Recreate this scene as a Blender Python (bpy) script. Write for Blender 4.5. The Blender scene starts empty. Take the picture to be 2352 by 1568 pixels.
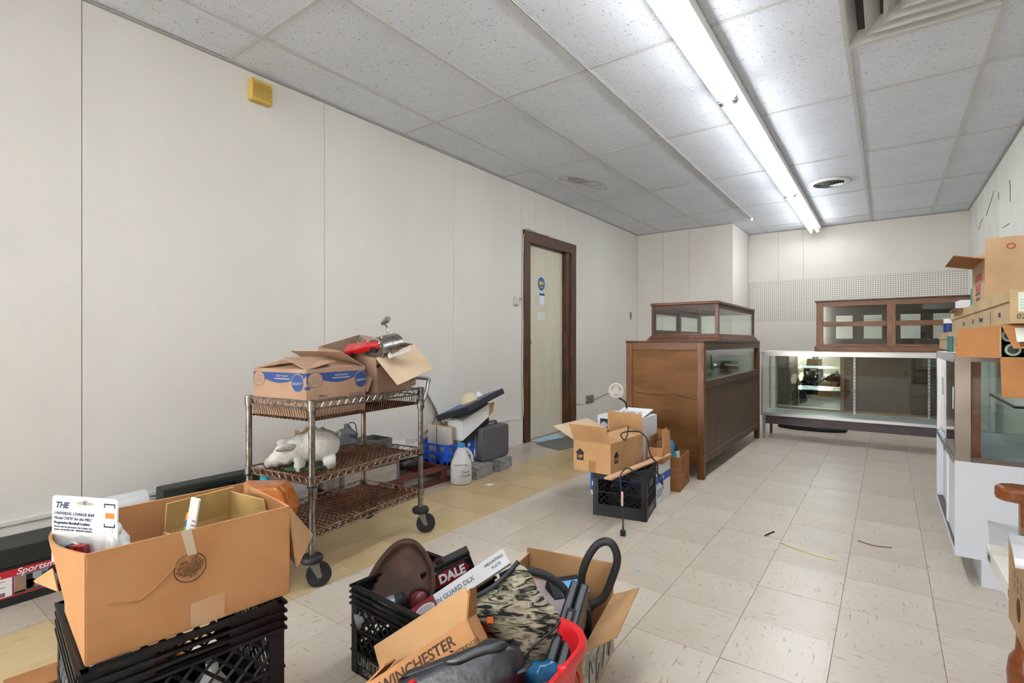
import bpy, bmesh, math, random
from mathutils import Vector, Matrix, noise
random.seed(7)
SC = bpy.context.scene
COL = SC.collection
# ------------------------------------------------------------------ camera
YAW, FPX, CH = 0.631, 1178.0, 1.03
cam = bpy.data.cameras.new('camera'); cam.sensor_width = 36; cam.lens = 36*FPX/2352; cam.clip_start = 0.02
co = bpy.data.objects.new('camera', cam); COL.objects.link(co)
co.location = (0, 0, CH); co.rotation_euler = (math.pi/2, 0, YAW); SC.camera = co
# ------------------------------------------------------------------ world, added daylight, exposure
SC.view_settings.view_transform = 'Standard'; SC.view_settings.look = 'None'
SC.view_settings.gamma = 1; SC.view_settings.use_curve_mapping = False
SC.view_settings.exposure = 0.97
w = bpy.data.worlds.new('world'); SC.world = w; w.use_nodes = True
w.node_tree.nodes['Background'].inputs[0].default_value = (0.9, 0.95, 1.0, 1)
w.node_tree.nodes['Background'].inputs[1].default_value = 1.0
TUBE_EMIT = 12.0
def area(name, loc, rot, sx, sy, power, col):
    l = bpy.data.lights.new(name, 'AREA'); l.shape = 'RECTANGLE'; l.size = sx; l.size_y = sy; l.energy = power; l.color = col
    o = bpy.data.objects.new(name, l); COL.objects.link(o); o.location = loc; o.rotation_euler = rot; return o
# unseen area light added behind the camera as daylight for the room
area('added_daylight', (-2.325, -6.44, 1.62), (math.pi/2, 0, math.pi), 1.12, 1.66, 2300, (0.90, 0.96, 1.0))
# ------------------------------------------------------------------ helpers
def lin(h):
    if isinstance(h, str):
        h = h.lstrip('#'); c = [int(h[i:i+2], 16)/255 for i in (0, 2, 4)]
        return tuple(x/12.92 if x <= .04045 else ((x+.055)/1.055)**2.4 for x in c)
    return tuple(h)
MATS = {}
def mat(name, col, rough=.6, metal=0., col2=None, vscale=6., vmin=.35, vmax=.65, stretch=(1, 1, 1), bump=0., bscale=80., spec=.4, rand=0., detail=4., coat=0.):
    if name in MATS: return MATS[name]
    m = bpy.data.materials.new(name); m.use_nodes = True; nt = m.node_tree; n = nt.nodes; l = nt.links
    b = n['Principled BSDF']; c = lin(col)
    b.inputs['Roughness'].default_value = rough; b.inputs['Metallic'].default_value = metal
    b.inputs['Specular IOR Level'].default_value = spec; b.inputs['Coat Weight'].default_value = coat
    b.inputs['Base Color'].default_value = (*c, 1)
    if col2 or bump:
        tc = n.new('ShaderNodeTexCoord'); mp = n.new('ShaderNodeMapping'); mp.inputs['Scale'].default_value = stretch
        l.new(tc.outputs['Object'], mp.inputs['Vector'])
    if col2:
        nz = n.new('ShaderNodeTexNoise'); nz.inputs['Scale'].default_value = vscale; nz.inputs['Detail'].default_value = detail
        l.new(mp.outputs[0], nz.inputs['Vector'])
        r = n.new('ShaderNodeValToRGB'); r.color_ramp.elements[0].position = vmin; r.color_ramp.elements[1].position = vmax
        r.color_ramp.elements[0].color = (*c, 1); r.color_ramp.elements[1].color = (*lin(col2), 1)
        l.new(nz.outputs['Fac'], r.inputs['Fac']); out = r.outputs[0]
        if rand:
            oi = n.new('ShaderNodeObjectInfo'); hs = n.new('ShaderNodeHueSaturation'); mr = n.new('ShaderNodeMapRange')
            mr.inputs['To Min'].default_value = 1-rand; mr.inputs['To Max'].default_value = 1+rand
            l.new(oi.outputs['Random'], mr.inputs['Value']); l.new(mr.outputs[0], hs.inputs['Value']); l.new(out, hs.inputs['Color']); out = hs.outputs[0]
        l.new(out, b.inputs['Base Color'])
    if bump:
        nb = n.new('ShaderNodeTexNoise'); nb.inputs['Scale'].default_value = bscale; nb.inputs['Detail'].default_value = 3
        l.new(mp.outputs[0], nb.inputs['Vector'])
        bp = n.new('ShaderNodeBump'); bp.inputs['Strength'].default_value = bump; bp.inputs['Distance'].default_value = .01
        l.new(nb.outputs['Fac'], bp.inputs['Height']); l.new(bp.outputs[0], b.inputs['Normal'])
    MATS[name] = m; return m
def glass(name, tint, refl=1.0):
    if name in MATS: return MATS[name]
    m = bpy.data.materials.new(name); m.use_nodes = True; nt = m.node_tree; n = nt.nodes; l = nt.links; n.clear()
    o = n.new('ShaderNodeOutputMaterial'); mx = n.new('ShaderNodeMixShader'); t = n.new('ShaderNodeBsdfTransparent'); g = n.new('ShaderNodeBsdfGlossy')
    f = n.new('ShaderNodeFresnel'); f.inputs['IOR'].default_value = 1.45; g.inputs['Roughness'].default_value = .01
    t.inputs[0].default_value = (*tint, 1); g.inputs[0].default_value = (refl, refl, refl, 1)
    ge = n.new('ShaderNodeNewGeometry'); mr = n.new('ShaderNodeMapRange'); mr.inputs['To Min'].default_value = 1.45; mr.inputs['To Max'].default_value = 1/1.45
    l.new(ge.outputs['Backfacing'], mr.inputs['Value']); l.new(mr.outputs[0], f.inputs['IOR'])
    l.new(f.outputs[0], mx.inputs[0]); l.new(t.outputs[0], mx.inputs[1]); l.new(g.outputs[0], mx.inputs[2]); l.new(mx.outputs[0], o.inputs[0])
    MATS[name] = m; return m
class MB:
    def __init__(s): s.v = []; s.f = []
    def add(s, vs, fs):
        k = len(s.v); s.v += [Vector(p) for p in vs]; s.f += [tuple(i+k for i in f) for f in fs]; return s
    def box(s, x0, x1, y0, y1, z0, z1, M=None):
        vs = [Vector(p) for p in ((x0,y0,z0),(x1,y0,z0),(x1,y1,z0),(x0,y1,z0),(x0,y0,z1),(x1,y0,z1),(x1,y1,z1),(x0,y1,z1))]
        if M is not None: vs = [M @ p for p in vs]
        return s.add(vs, [(0,3,2,1),(4,5,6,7),(0,1,5,4),(1,2,6,5),(2,3,7,6),(3,0,4,7)])
    def slab(s, poly, nrm, t):
        """polygon (3D points) given thickness t along nrm, centred"""
        h = Vector(nrm).normalized()*t/2; k = len(poly)
        vs = [Vector(p)-h for p in poly]+[Vector(p)+h for p in poly]
        return s.add(vs, [tuple(range(k))[::-1], tuple(range(k, 2*k))]+[(i, (i+1) % k, k+(i+1) % k, k+i) for i in range(k)])
    def prism(s, o2, z0, z1, M=None):
        k = len(o2); vs = [Vector((x, y, z0)) for x, y in o2]+[Vector((x, y, z1)) for x, y in o2]
        if M is not None: vs = [M @ p for p in vs]
        return s.add(vs, [tuple(range(k))[::-1], tuple(range(k, 2*k))]+[(i, (i+1) % k, k+(i+1) % k, k+i) for i in range(k)])
    def tube(s, pts, r, n=6, cap=True):
        pts = [Vector(p) for p in pts]; rr = r if isinstance(r, (list, tuple)) else [r]*len(pts)
        up = None; rings = []; k0 = len(s.v)
        for i, p in enumerate(pts):
            t = (pts[min(i+1, len(pts)-1)]-pts[max(i-1, 0)]).normalized()
            if up is None:
                up = Vector((0, 0, 1)) if abs(t.z) < .9 else Vector((1, 0, 0))
            a = (up - t*up.dot(t))
            if a.length < 1e-5: a = t.orthogonal()
            a.normalize(); b = t.cross(a); up = a
            s.v += [p+rr[i]*(a*math.cos(2*math.pi*j/n)+b*math.sin(2*math.pi*j/n)) for j in range(n)]
        for i in range(len(pts)-1):
            for j in range(n):
                s.f.append((k0+i*n+j, k0+i*n+(j+1) % n, k0+(i+1)*n+(j+1) % n, k0+(i+1)*n+j))
        if cap:
            s.f.append(tuple(k0+j for j in range(n))[::-1]); s.f.append(tuple(k0+(len(pts)-1)*n+j for j in range(n)))
        return s
    def lathe(s, prof, n=24, M=None, sx=1., sy=1., cap=True):
        k0 = len(s.v)
        for r, z in prof:
            for j in range(n):
                p = Vector((sx*r*math.cos(2*math.pi*j/n), sy*r*math.sin(2*math.pi*j/n), z))
                s.v.append(M @ p if M is not None else p)
        for i in range(len(prof)-1):
            for j in range(n): s.f.append((k0+i*n+j, k0+i*n+(j+1) % n, k0+(i+1)*n+(j+1) % n, k0+(i+1)*n+j))
        if cap: s.f.append(tuple(k0+j for j in range(n))[::-1]); s.f.append(tuple(k0+(len(prof)-1)*n+j for j in range(n)))
        return s
    def grid(s, fn, nu, nv):
        k0 = len(s.v)
        for i in range(nu+1):
            for j in range(nv+1): s.v.append(Vector(fn(i/nu, j/nv)))
        for i in range(nu):
            for j in range(nv):
                a = k0+i*(nv+1)+j; s.f.append((a, a+nv+1, a+nv+2, a+1))
        return s
def mesh(name, mb, m, smooth=False):
    me = bpy.data.meshes.new(name); me.from_pydata([tuple(p) for p in mb.v], [], mb.f)
    bm = bmesh.new(); bm.from_mesh(me)
    if smooth: bmesh.ops.remove_doubles(bm, verts=bm.verts, dist=1e-6)
    bmesh.ops.recalc_face_normals(bm, faces=bm.faces); bm.to_mesh(me); bm.free()
    if m: me.materials.append(m)
    if smooth: me.shade_smooth(); me.set_sharp_from_angle(angle=.7)
    me.update(); return me
def obj(name, mb, m, parent=None, bevel=0., smooth=False, sub=0, label=None):
    me = mb if isinstance(mb, bpy.types.Mesh) else mesh(name, mb, m, smooth)
    o = bpy.data.objects.new(name, me); COL.objects.link(o)
    if parent: o.parent = parent
    if bevel:
        b = o.modifiers.new('bevel', 'BEVEL'); b.width = bevel; b.segments = 2; b.limit_method = 'ANGLE'
    if sub:
        b = o.modifiers.new('sub', 'SUBSURF'); b.levels = sub; b.render_levels = sub
    if label: o['label'] = label
    return o
def thing(name, label, cat, loc=(0, 0, 0), rotz=0., group=None, rot=None):
    o = bpy.data.objects.new(name, None); COL.objects.link(o); o.empty_display_size = .05
    o.location = loc; o.rotation_euler = rot if rot else (0, 0, rotz); o['label'] = label; o['category'] = cat
    if group: o['group'] = group
    return o
def tag(o, label, cat, group=None):
    o['label'] = label; o['category'] = cat
    if group: o['group'] = group
    return o
def struct(o): o['kind'] = 'structure'; return o
def B(*a): return MB().box(*a)
def fr(o, right, up):
    r = Vector(right).normalized(); u = Vector(up); u = (u-r*u.dot(r)).normalized(); n = r.cross(u)
    return Matrix(((r.x, u.x, n.x, o[0]), (r.y, u.y, n.y, o[1]), (r.z, u.z, n.z, o[2]), (0, 0, 0, 1)))
def text(body, size, m, parent, M, shear=0., align='CENTER', ext=.0004, sx=1., name='lettering', bold=0.):
    c = bpy.data.curves.new('txt', 'FONT'); c.body = body; c.size = size; c.align_x = align; c.align_y = 'CENTER'; c.shear = shear; c.extrude = ext; c.resolution_u = 3; c.offset = bold
    t = bpy.data.objects.new('txt', c); COL.objects.link(t)
    dg = bpy.context.evaluated_depsgraph_get(); me = bpy.data.meshes.new_from_object(t.evaluated_get(dg))
    bpy.data.objects.remove(t); bpy.data.curves.remove(c)
    me.transform(M @ Matrix.Diagonal((sx, 1, 1, 1))); me.materials.clear(); me.materials.append(m); me.name = name
    o = bpy.data.objects.new(name, me); COL.objects.link(o)
    if parent: o.parent = parent
    return o
def blob(name, els, m, parent=None, res=.012, disp=0., dscale=20., seed=0):
    """soft body fused from ellipsoids: (centre, (rx,ry,rz), rotation euler or None)"""
    mb = bpy.data.metaballs.new('blob'+name+str(seed)); mb.resolution = res; mb.render_resolution = res; mb.threshold = .1
    for c, r, e in els:
        el = mb.elements.new(type='ELLIPSOID'); el.co = c; el.radius = 1.0; mx = max(r)
        el.radius = mx*1.15; el.size_x, el.size_y, el.size_z = [q/mx*mx/ (mx) for q in r]
        el.stiffness = 6
        if e:
            from mathutils import Euler
            el.rotation = Euler(e).to_quaternion()
    t = bpy.data.objects.new('Blob'+name+str(seed), mb); COL.objects.link(t)
    dg = bpy.context.evaluated_depsgraph_get(); me = bpy.data.meshes.new_from_object(t.evaluated_get(dg))
    bpy.data.objects.remove(t); bpy.data.metaballs.remove(mb)
    if disp:
        me.update(); ns = [v.normal.copy() for v in me.vertices]
        for v, nn in zip(me.vertices, ns): v.co += nn*disp*noise.noise(v.co*dscale+Vector((seed, 0, 0)))
    me.materials.clear(); me.materials.append(m); me.shade_smooth(); me.name = name
    o = bpy.data.objects.new(name, me); COL.objects.link(o)
    if parent: o.parent = parent
    return o
def wp(px, py, d):
    """a point of the room measured off the photograph, at distance d along the optical axis"""
    u = (px-1176)/FPX; s, c = math.sin(YAW), math.cos(YAW)
    return Vector((d*(-s+u*c), d*(c+u*s), CH-(py-784)*d/FPX))
def catmull(pts, k=6):
    P = [Vector(p) for p in pts]; P = [P[0]*2-P[1]]+P+[P[-1]*2-P[-2]]; out = []
    for i in range(1, len(P)-2):
        a, b, c, d = P[i-1:i+3]
        for j in range(k):
            t = j/k; out.append(.5*((2*b)+(c-a)*t+(2*a-5*b+4*c-d)*t*t+(-a+3*b-3*c+d)*t**3))
    return out+[P[-2]]
# ------------------------------------------------------------------ cardboard cartons
def carton(par, L, W, H, m, flaps=(), t=.004, name='body', skew=0.):
    """open carton centred on x,y; base at z=0.  flaps: (side, depth, angle[, taper])"""
    b = MB(); a, c = L/2, W/2
    b.box(-a, a, -c, c, 0, t); b.box(-a, a, -c, -c+t, t, H); b.box(-a, a, c-t, c, t, H)
    b.box(-a, -a+t, -c+t, c-t, t, H); b.box(a-t, a, -c+t, c-t, t, H)
    body = obj(name, b, m, par); fl = []
    for f in flaps:
        side, dep, ang = f[:3]; tp = f[3] if len(f) > 3 else .004; mm = f[4] if len(f) > 4 and f[4] else m
        A = math.radians(ang); ca, sa = math.cos(A), math.sin(A)
        if side[0] == 'y':
            s = -1 if side[1] == '-' else 1
            e0, e1, ly = Vector((-a+.002, s*(c-t/2), H)), Vector((a-.002, s*(c-t/2), H)), Vector((0, -s*ca, sa))
            ax = Vector((1, 0, 0))
        else:
            s = -1 if side[1] == '-' else 1
            e0, e1, ly = Vector((s*(a-t/2), -c+.002, H)), Vector((s*(a-t/2), c-.002, H)), Vector((-s*ca, 0, sa))
            ax = Vector((0, 1, 0))
        mid = .5*dep; bow = ax.cross(ly)*(.012*dep/.15)
        pts = [e0, e1, e1+ly*dep-ax*tp, e0+ly*dep+ax*tp]
        fl.append(obj('flap', MB().slab(pts, ax.cross(ly), t), mm, par))
    return body, fl
# ------------------------------------------------------------------ materials
cream = mat('cream_wall_panel', '#dedad5', .55, col2='#d8d3cd', vscale=1.3, bump=.05, bscale=220, stretch=(1, 1, .3))
cream_sh = mat('cream_wall_back', '#dad4cc', .6, col2='#d3ccc3', vscale=1.5, bump=.05, bscale=200)
white_paint = mat('white_rough_paint', '#dcdad3', .7, col2='#d0cec6', vscale=3, bump=.5, bscale=60)
gap = mat('dark_gap', '#5a544a', .9)
tee = mat('ceiling_tee_white', '#c9c9c7', .4)
brown_ply = mat('brown_plywood', '#7c5430', .55, col2='#664322', vscale=3, stretch=(1.2, 1.2, 4), bump=.08, bscale=60, spec=.2)
brown_ply_v = mat('brown_board_dark', '#5e4732', .5, col2='#4e3a29', vscale=5, stretch=(5, 5, 1), bump=.05, bscale=60)
oak = mat('brown_stained_oak', '#74461f', .42, col2='#5a3216', vscale=9, stretch=(1, 6, 6), bump=.06, bscale=90)
oak_v = mat('brown_stained_post', '#7c4d26', .42, col2='#5d361b', vscale=9, stretch=(7, 7, 1), bump=.06, bscale=90)
mahog = mat('red_brown_varnished_wood', '#6a3a20', .38, col2='#54290f', vscale=9, stretch=(1.2, 8, 8), coat=.2)
mahog_d = mat('dark_red_brown_wood', '#4f3022', .45, col2='#402418', vscale=9, stretch=(6, 6, 1))
trimw = mat('dark_stained_door_trim', '#5d3a22', .45, col2='#3a2213', vscale=7, stretch=(8, 8, .8), bump=.1, bscale=60)
trimw_h = mat('dark_stained_door_head', '#5d3a22', .45, col2='#452a19', vscale=7, stretch=(8, .8, 8), bump=.1, bscale=60)
clear = glass('clear_glass', (.93, .96, .945)); clear2 = glass('greenish_glass', (.9, .95, .935)); smoke = glass('smoky_glass', (.55, .55, .58))
mirror = mat('mirror', '#a4aba8', .015, 1.0); alu = mat('aluminium', '#c3c4c8', .3, 1.0); alu_b = mat('brushed_aluminium_trim', '#b3a9a1', .28, 1.0, col2='#9a8f88', vscale=4)
card = mat('kraft_cardboard', '#bf8d60', .8, col2='#b27e50', vscale=7, bump=.05, bscale=150)
card_l = mat('light_kraft_cardboard', '#c2996d', .8, col2='#b68b5e', vscale=7, bump=.05, bscale=150)
card_g = mat('greyish_kraft_cardboard', '#b49c82', .8, col2='#a88f75', vscale=7, bump=.05, bscale=150)
card_d = mat('brown_kraft_cardboard', '#a06c3e', .8, col2='#8f5f36', vscale=7, stretch=(1, 1, 6), bump=.05, bscale=150)
card_in = mat('pale_cardboard_inside', '#cdb59a', .85, col2='#c3a98c', vscale=6)
plast = mat('black_crate_plastic', '#0e0f11', .45, col2='#151619', vscale=20, bump=.05, bscale=100, spec=.3)
ink = mat('black_print', '#1c1c20', .7); ink_n = mat('navy_print', '#2c3b5c', .7); wht = mat('white_paper', '#e6e8ec', .6); red = mat('red_print', '#b3202c', .6)
blue_p = mat('blue_print', '#2f4a80', .7); orange = mat('orange_sticker', '#ff7a2c', .6)
chrome = mat('worn_chrome', '#aaa9a6', .28, 1.0, col2='#7d766e', vscale=40); rust = mat('rusty_wire', '#7a4c30', .6, .55, col2='#4c2f20', vscale=45)
rust_w = mat('rusty_bright_wire', '#a49588', .35, .8, col2='#7b5a42', vscale=25)
rubber = mat('black_rubber', '#232326', .55); grey_m = mat('grey_metal', '#8d8b86', .4, .8)
# ================================================================== ROOM
XL, XR, YB, YR, ZC = -2.98, 0.80, 8.16, -6.5, 2.60
# ---- floor
def streak(name, c1, c2, cs, stretch):
    m = mat(name, c1, .3, col2=c2, vscale=3, rand=.035, spec=.5, bump=.02, bscale=30)
    nt = m.node_tree; n = nt.nodes; l = nt.links; b = n['Principled BSDF']; src = b.inputs['Base Color'].links[0].from_socket
    tc = n.new('ShaderNodeTexCoord'); oi = n.new('ShaderNodeObjectInfo'); ad = n.new('ShaderNodeVectorMath'); ad.operation = 'MULTIPLY_ADD'
    mu = n.new('ShaderNodeMapping'); mu.inputs['Scale'].default_value = stretch
    cb = n.new('ShaderNodeCombineXYZ'); l.new(oi.outputs['Random'], cb.inputs[0]); l.new(oi.outputs['Random'], cb.inputs[1])
    ad.inputs[1].default_value = (9, 9, 9); l.new(cb.outputs[0], ad.inputs[0]); l.new(tc.outputs['Object'], ad.inputs[2]); l.new(ad.outputs[0], mu.inputs['Vector'])
    nz = n.new('ShaderNodeTexNoise'); nz.inputs['Scale'].default_value = 40; nz.inputs['Detail'].default_value = 2; l.new(mu.outputs[0], nz.inputs['Vector'])
    r = n.new('ShaderNodeMapRange'); r.inputs['From Min'].default_value = .62; r.inputs['From Max'].default_value = .70; r.inputs['To Max'].default_value = .6
    l.new(nz.outputs['Fac'], r.inputs['Value'])
    mx = n.new('ShaderNodeMixRGB'); mx.inputs[2].default_value = (*lin(cs), 1); l.new(r.outputs[0], mx.inputs[0]); l.new(src, mx.inputs[1]); l.new(mx.outputs[0], b.inputs['Base Color'])
    return m
FT = [streak('beige_vinyl_tile_a', '#cfc5b8', '#c8bdaf', '#8d7660', (2.2, .45, 1)), streak('beige_vinyl_tile_b', '#ccc1b4', '#c5b9ab', '#8d7660', (.45, 2.2, 1)),
      streak('tan_vinyl_tile_a', '#cbb48a', '#c2a97e', '#a3865a', (2.2, .45, 1)), streak('tan_vinyl_tile_b', '#c8b085', '#bfa67a', '#a3865a', (.45, 2.2, 1)),
      streak('grey_vinyl_tile', '#beb2a4', '#b3a697', '#6f5a4c', (1.6, .9, 1))]
floor = struct(obj('floor', B(XL-.1, XR+.1, YR-.2, YB+.1, -.06, -.004), mat('floor_joint_dark', '#7d6f60', .8)))
TX, TY = .2945, .307
xs = [-.146+TX*k for k in range(-11, 5)]; ys = [2.365+TY*k for k in range(-30, 21)]
tile_me = [mesh('floor_tile', B(-TX/2+.0008, TX/2-.0008, -TY/2+.0008, TY/2-.0008, -.01, 0), m) for m in FT]
rest = [MB(), MB(), MB()]
def vis(x, y):
    s, c = math.sin(YAW), math.cos(YAW); d = -s*x+c*y
    if d < .75: return False
    u = (c*x+s*y)/d; return abs(u) < 1.12 and d < 6.2
nt_ = 0
for i, x in enumerate(xs):
    for j, y in enumerate(ys):
        cx, cy = x+TX/2, y+TY/2
        if cx < XL-TX/2 or cx > XR+TX/2 or cy > YB+.1 or cy < YR: continue
        x0, x1 = max(x, XL-.02), min(x+TX, XR+.02)
        if x1-x0 < .02: continue
        tan = -2.55 < cx < -1.88; gr = cx <= -2.55
        k = (i+j) % 2
        if random.random() < .12: k = 1-k
        k = 4 if gr else (2+k if tan else k)
        if vis(cx, cy) and x0 == x and x1 == x+TX and nt_ < 296:
            o = obj('floor_tile', tile_me[k], None, floor); o.location = (cx, cy, random.uniform(-.0006, .0006)); nt_ += 1
        else:
            rest[2 if gr else (1 if tan else 0)].box(x0+.0008, x1-.0008, y+.0008, y+TY-.0008, -.01, 0)
for r, m, nm in zip(rest, (FT[0], FT[2], FT[4]), ('beige_tile_field', 'tan_tile_field', 'grey_tile_field')):
    o = obj(nm, r, m, floor); o['kind'] = 'stuff'
# ---- ceiling
ctile = mat('mineral_ceiling_tile', '#e2e6ee', .9, col2='#dce0e9', vscale=2, rand=.02, bump=.25, bscale=140)
nt = ctile.node_tree; n = nt.nodes; l = nt.links; b = n['Principled BSDF']; src = b.inputs['Base Color'].links[0].from_socket
tc = n.new('ShaderNodeTexCoord'); vo = n.new('ShaderNodeTexVoronoi'); vo.inputs['Scale'].default_value = 62; nz = n.new('ShaderNodeTexNoise'); nz.inputs['Scale'].default_value = 30
l.new(tc.outputs['Object'], vo.inputs['Vector']); l.new(tc.outputs['Object'], nz.inputs['Vector'])
r1 = n.new('ShaderNodeMapRange'); r1.inputs['From Min'].default_value = .30; r1.inputs['From Max'].default_value = .16; l.new(vo.outputs['Distance'], r1.inputs['Value'])
r2 = n.new('ShaderNodeMapRange'); r2.inputs['From Min'].default_value = .45; r2.inputs['From Max'].default_value = .62; r2.inputs['To Max'].default_value = .85; l.new(nz.outputs['Fac'], r2.inputs['Value'])
mu = n.new('ShaderNodeMath'); mu.operation = 'MULTIPLY'; l.new(r1.outputs[0], mu.inputs[0]); l.new(r2.outputs[0], mu.inputs[1])
mx = n.new('ShaderNodeMixRGB'); mx.inputs[2].default_value = (.16, .16, .16, 1); l.new(mu.outputs[0], mx.inputs[0]); l.new(src, mx.inputs[1]); l.new(mx.outputs[0], b.inputs['Base Color'])
ceiling = struct(obj('ceiling', B(XL-.1, XR+.1, YR-.2, YB+.1, 2.66, 2.72), mat('dark_ceiling_void', '#3a3a3a', .9)))
gx = [XL, -2.611, -2.0, -1.389, -.779, -.168, .443, XR]; gy = [YR]+[1.379+1.2686*k for k in range(-6, 6)]+[YB]
stain = MB()
for i in range(len(gx)-1):
    for j in range(len(gy)-1):
        x0, x1, y0, y1 = gx[i]+.004, gx[i+1]-.004, gy[j]+.004, gy[j+1]-.004
        if i == 5 and abs(gy[j]-2.6476) < .01: y0 = 3.29
        cx, cy = (x0+x1)/2, (y0+y1)/2
        o = obj('ceiling_tile', B(x0-cx, x1-cx, y0-cy, y1-cy, 0, .016), ctile, ceiling)
        o.location = (cx, cy, 2.602+random.uniform(0, .0015)); o.rotation_euler = (random.uniform(-.001, .001), random.uniform(-.003, .003), 0)
for x in gx[1:-1]: obj('main_tee', B(x-.012, x+.012, YR, YB, 2.5975, 2.601), tee, ceiling)
for j, y in enumerate(gy[1:-1]):
    for i in range(len(gx)-1): obj('cross_tee', B(gx[i]+.012, gx[i+1]-.012, y-.0115, y+.0115, 2.598, 2.601), tee, ceiling)
obj('cross_tee', B(-.156, .431, 3.27, 3.292, 2.5955, 2.601), tee, ceiling)
for nm, bx in (('edge_angle', (XL, XL+.022, YR, YB)), ('edge_angle', (XR-.022, XR, YR, YB)), ('edge_angle', (-1.65, XR, YB-.022, YB)), ('edge_angle', (XL, -1.65, 7.198, 7.22))):
    obj(nm, B(*bx, 2.592, 2.6), mat('edge_angle_grey', '#a5a5a2', .5), ceiling)
# water stain (brown-grey rings on one tile)
sm = mat('water_stain_grey', '#8d8c88', .9, col2='#a9a9a6', vscale=14, vmin=.4, vmax=.6)
for (cx, cy, rx, ry, a) in ((-2.40, 4.50, .19, .085, 1.2), (-2.46, 4.32, .12, .06, .9), (-2.36, 4.68, .16, .075, 1.5)):
    pts = [(cx+rx*math.cos(t)*math.cos(a)-ry*math.sin(t)*math.sin(a), cy+rx*math.cos(t)*math.sin(a)+ry*math.sin(t)*math.cos(a), 2.6012) for t in [2*math.pi*k/40 for k in range(40)]]
    pts = [(p[0]+.012*noise.noise(Vector(p)*14), p[1]+.012*noise.noise(Vector(p)*14+Vector((5, 0, 0))), p[2]) for p in pts]
    obj('water_stain', MB().tube(pts+[pts[0]], .0045, 4), sm, ceiling)
obj('water_stain', MB().slab([(-2.44+.07*math.cos(t)*1.0+.05*noise.noise(Vector((math.cos(t)*2, math.sin(t)*2, 1))), 4.40+.14*math.sin(t), 2.6018) for t in [2*math.pi*k/24 for k in range(24)]], (0, 0, 1), .001), mat('water_stain_pale', '#a3a29e', .9, col2='#b6b6b4', vscale=18, vmin=.4, vmax=.6), ceiling)
obj('tee_highlight_strip', B(-1.394, -1.384, YR, 7.03, 2.591, 2.5975), mat('grey_highlight_strip', '#b4b4b2', .5), ceiling, bevel=.002)  # strip added along this tee to stand for the highlight on its side
t = thing('smoke_sensor', 'small white round sensor at the end of the ceiling strip', 'sensor', (-1.389, 7.05, 2.555))
obj('body', MB().lathe([(.001, 0), (.016, .003), (.022, .015), (.022, .036), (.012, .046)], 16), mat('white_plastic', '#e4e4e0', .4), t, smooth=True)
# ---- walls
wl = struct(obj('wall_left', MB().box(XL-.12, XL-.008, YR, 4.37, 0, 2.66).box(XL-.12, XL-.008, 5.135, 7.3, 0, 2.66).box(XL-.12, XL-.008, 4.37, 5.135, 2.06, 2.66), gap))
seams = [YR, -5.5, -4.25, -3.0, -1.76, -.51, .735, 1.991, 3.236, 4.243]
def panel(y0, y1, z0, z1, p=wl, m=cream, x=XL): obj('wall_panel', B(x-.008, x+random.uniform(0, .0012), y0+.0015, y1-.0015, z0, z1), m, p)
for a, c in zip(seams[:-1], seams[1:]): panel(a, c, .262, 2.598)
panel(4.243, 4.37, .262, 2.598); panel(4.37, 4.481, 2.06, 2.598); panel(4.481, 5.135, 2.06, 2.598); panel(5.135, 5.721, .262, 2.598); panel(5.721, 7.22, .262, 2.598)
bb = struct(obj('baseboard_left', MB().box(XL-.006, XL+.012, YR, 4.25, .0, .262), cream, bevel=.003))
obj('rail_strip', B(XL, XL+.022, YR, 4.05, .262, .278), cream, bb); obj('rail_strip', B(XL, XL+.019, YR, 1.9, .214, .228), cream, bb)
bb2 = struct(obj('baseboard_left_far', MB().box(XL-.006, XL+.012, 5.34, 7.22, 0, .262), cream, bevel=.003))
wp_ = struct(obj('wall_pier', MB().box(XL-.1, -1.66, 7.23, 8.3, 0, 2.66), gap))
for a, c in ((XL, -2.591), (-2.591, -2.22), (-2.22, -1.65)): obj('wall_panel', B(a+.0015, c-.0015, 7.219, 7.232, 0, 2.598), cream_sh, wp_)
obj('wall_panel', B(-1.662, -1.65, 7.22, YB, 0, 2.598), cream, wp_)
wb = struct(obj('wall_back', B(-1.7, XR+.1, YB+.01, YB+.12, 0, 2.66), gap))
for a, c in ((-1.65, -1.249), (-1.249, -.938), (-.938, XR)): obj('wall_panel', B(a+.0015, c-.0015, YB, YB+.012, 1.895, 2.598), cream_sh, wb)
obj('wall_panel', B(-1.65, XR, YB, YB+.012, 0, 1.325), cream_sh, wb)
# perforated hardboard strip
peg = mat('pegboard_cream', '#d8d2c8', .6)
nt = peg.node_tree; n = nt.nodes; l = nt.links; b = n['Principled BSDF']
tc = n.new('ShaderNodeTexCoord'); sp = n.new('ShaderNodeSeparateXYZ'); l.new(tc.outputs['Object'], sp.inputs[0]); sq = []
for k in (0, 2):
    a = n.new('ShaderNodeMath'); a.operation = 'MULTIPLY'; a.inputs[1].default_value = 1/.0262; l.new(sp.outputs[k], a.inputs[0])
    f = n.new('ShaderNodeMath'); f.operation = 'FRACT'; l.new(a.outputs[0], f.inputs[0])
    d = n.new('ShaderNodeMath'); d.operation = 'SUBTRACT'; d.inputs[1].default_value = .5; l.new(f.outputs[0], d.inputs[0])
    q = n.new('ShaderNodeMath'); q.operation = 'POWER'; q.inputs[1].default_value = 2; l.new(d.outputs[0], q.inputs[0]); sq.append(q)
ad = n.new('ShaderNodeMath'); ad.operation = 'ADD'; l.new(sq[0].outputs[0], ad.inputs[0]); l.new(sq[1].outputs[0], ad.inputs[1])
lt = n.new('ShaderNodeMath'); lt.operation = 'LESS_THAN'; lt.inputs[1].default_value = .04; l.new(ad.outputs[0], lt.inputs[0])
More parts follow.
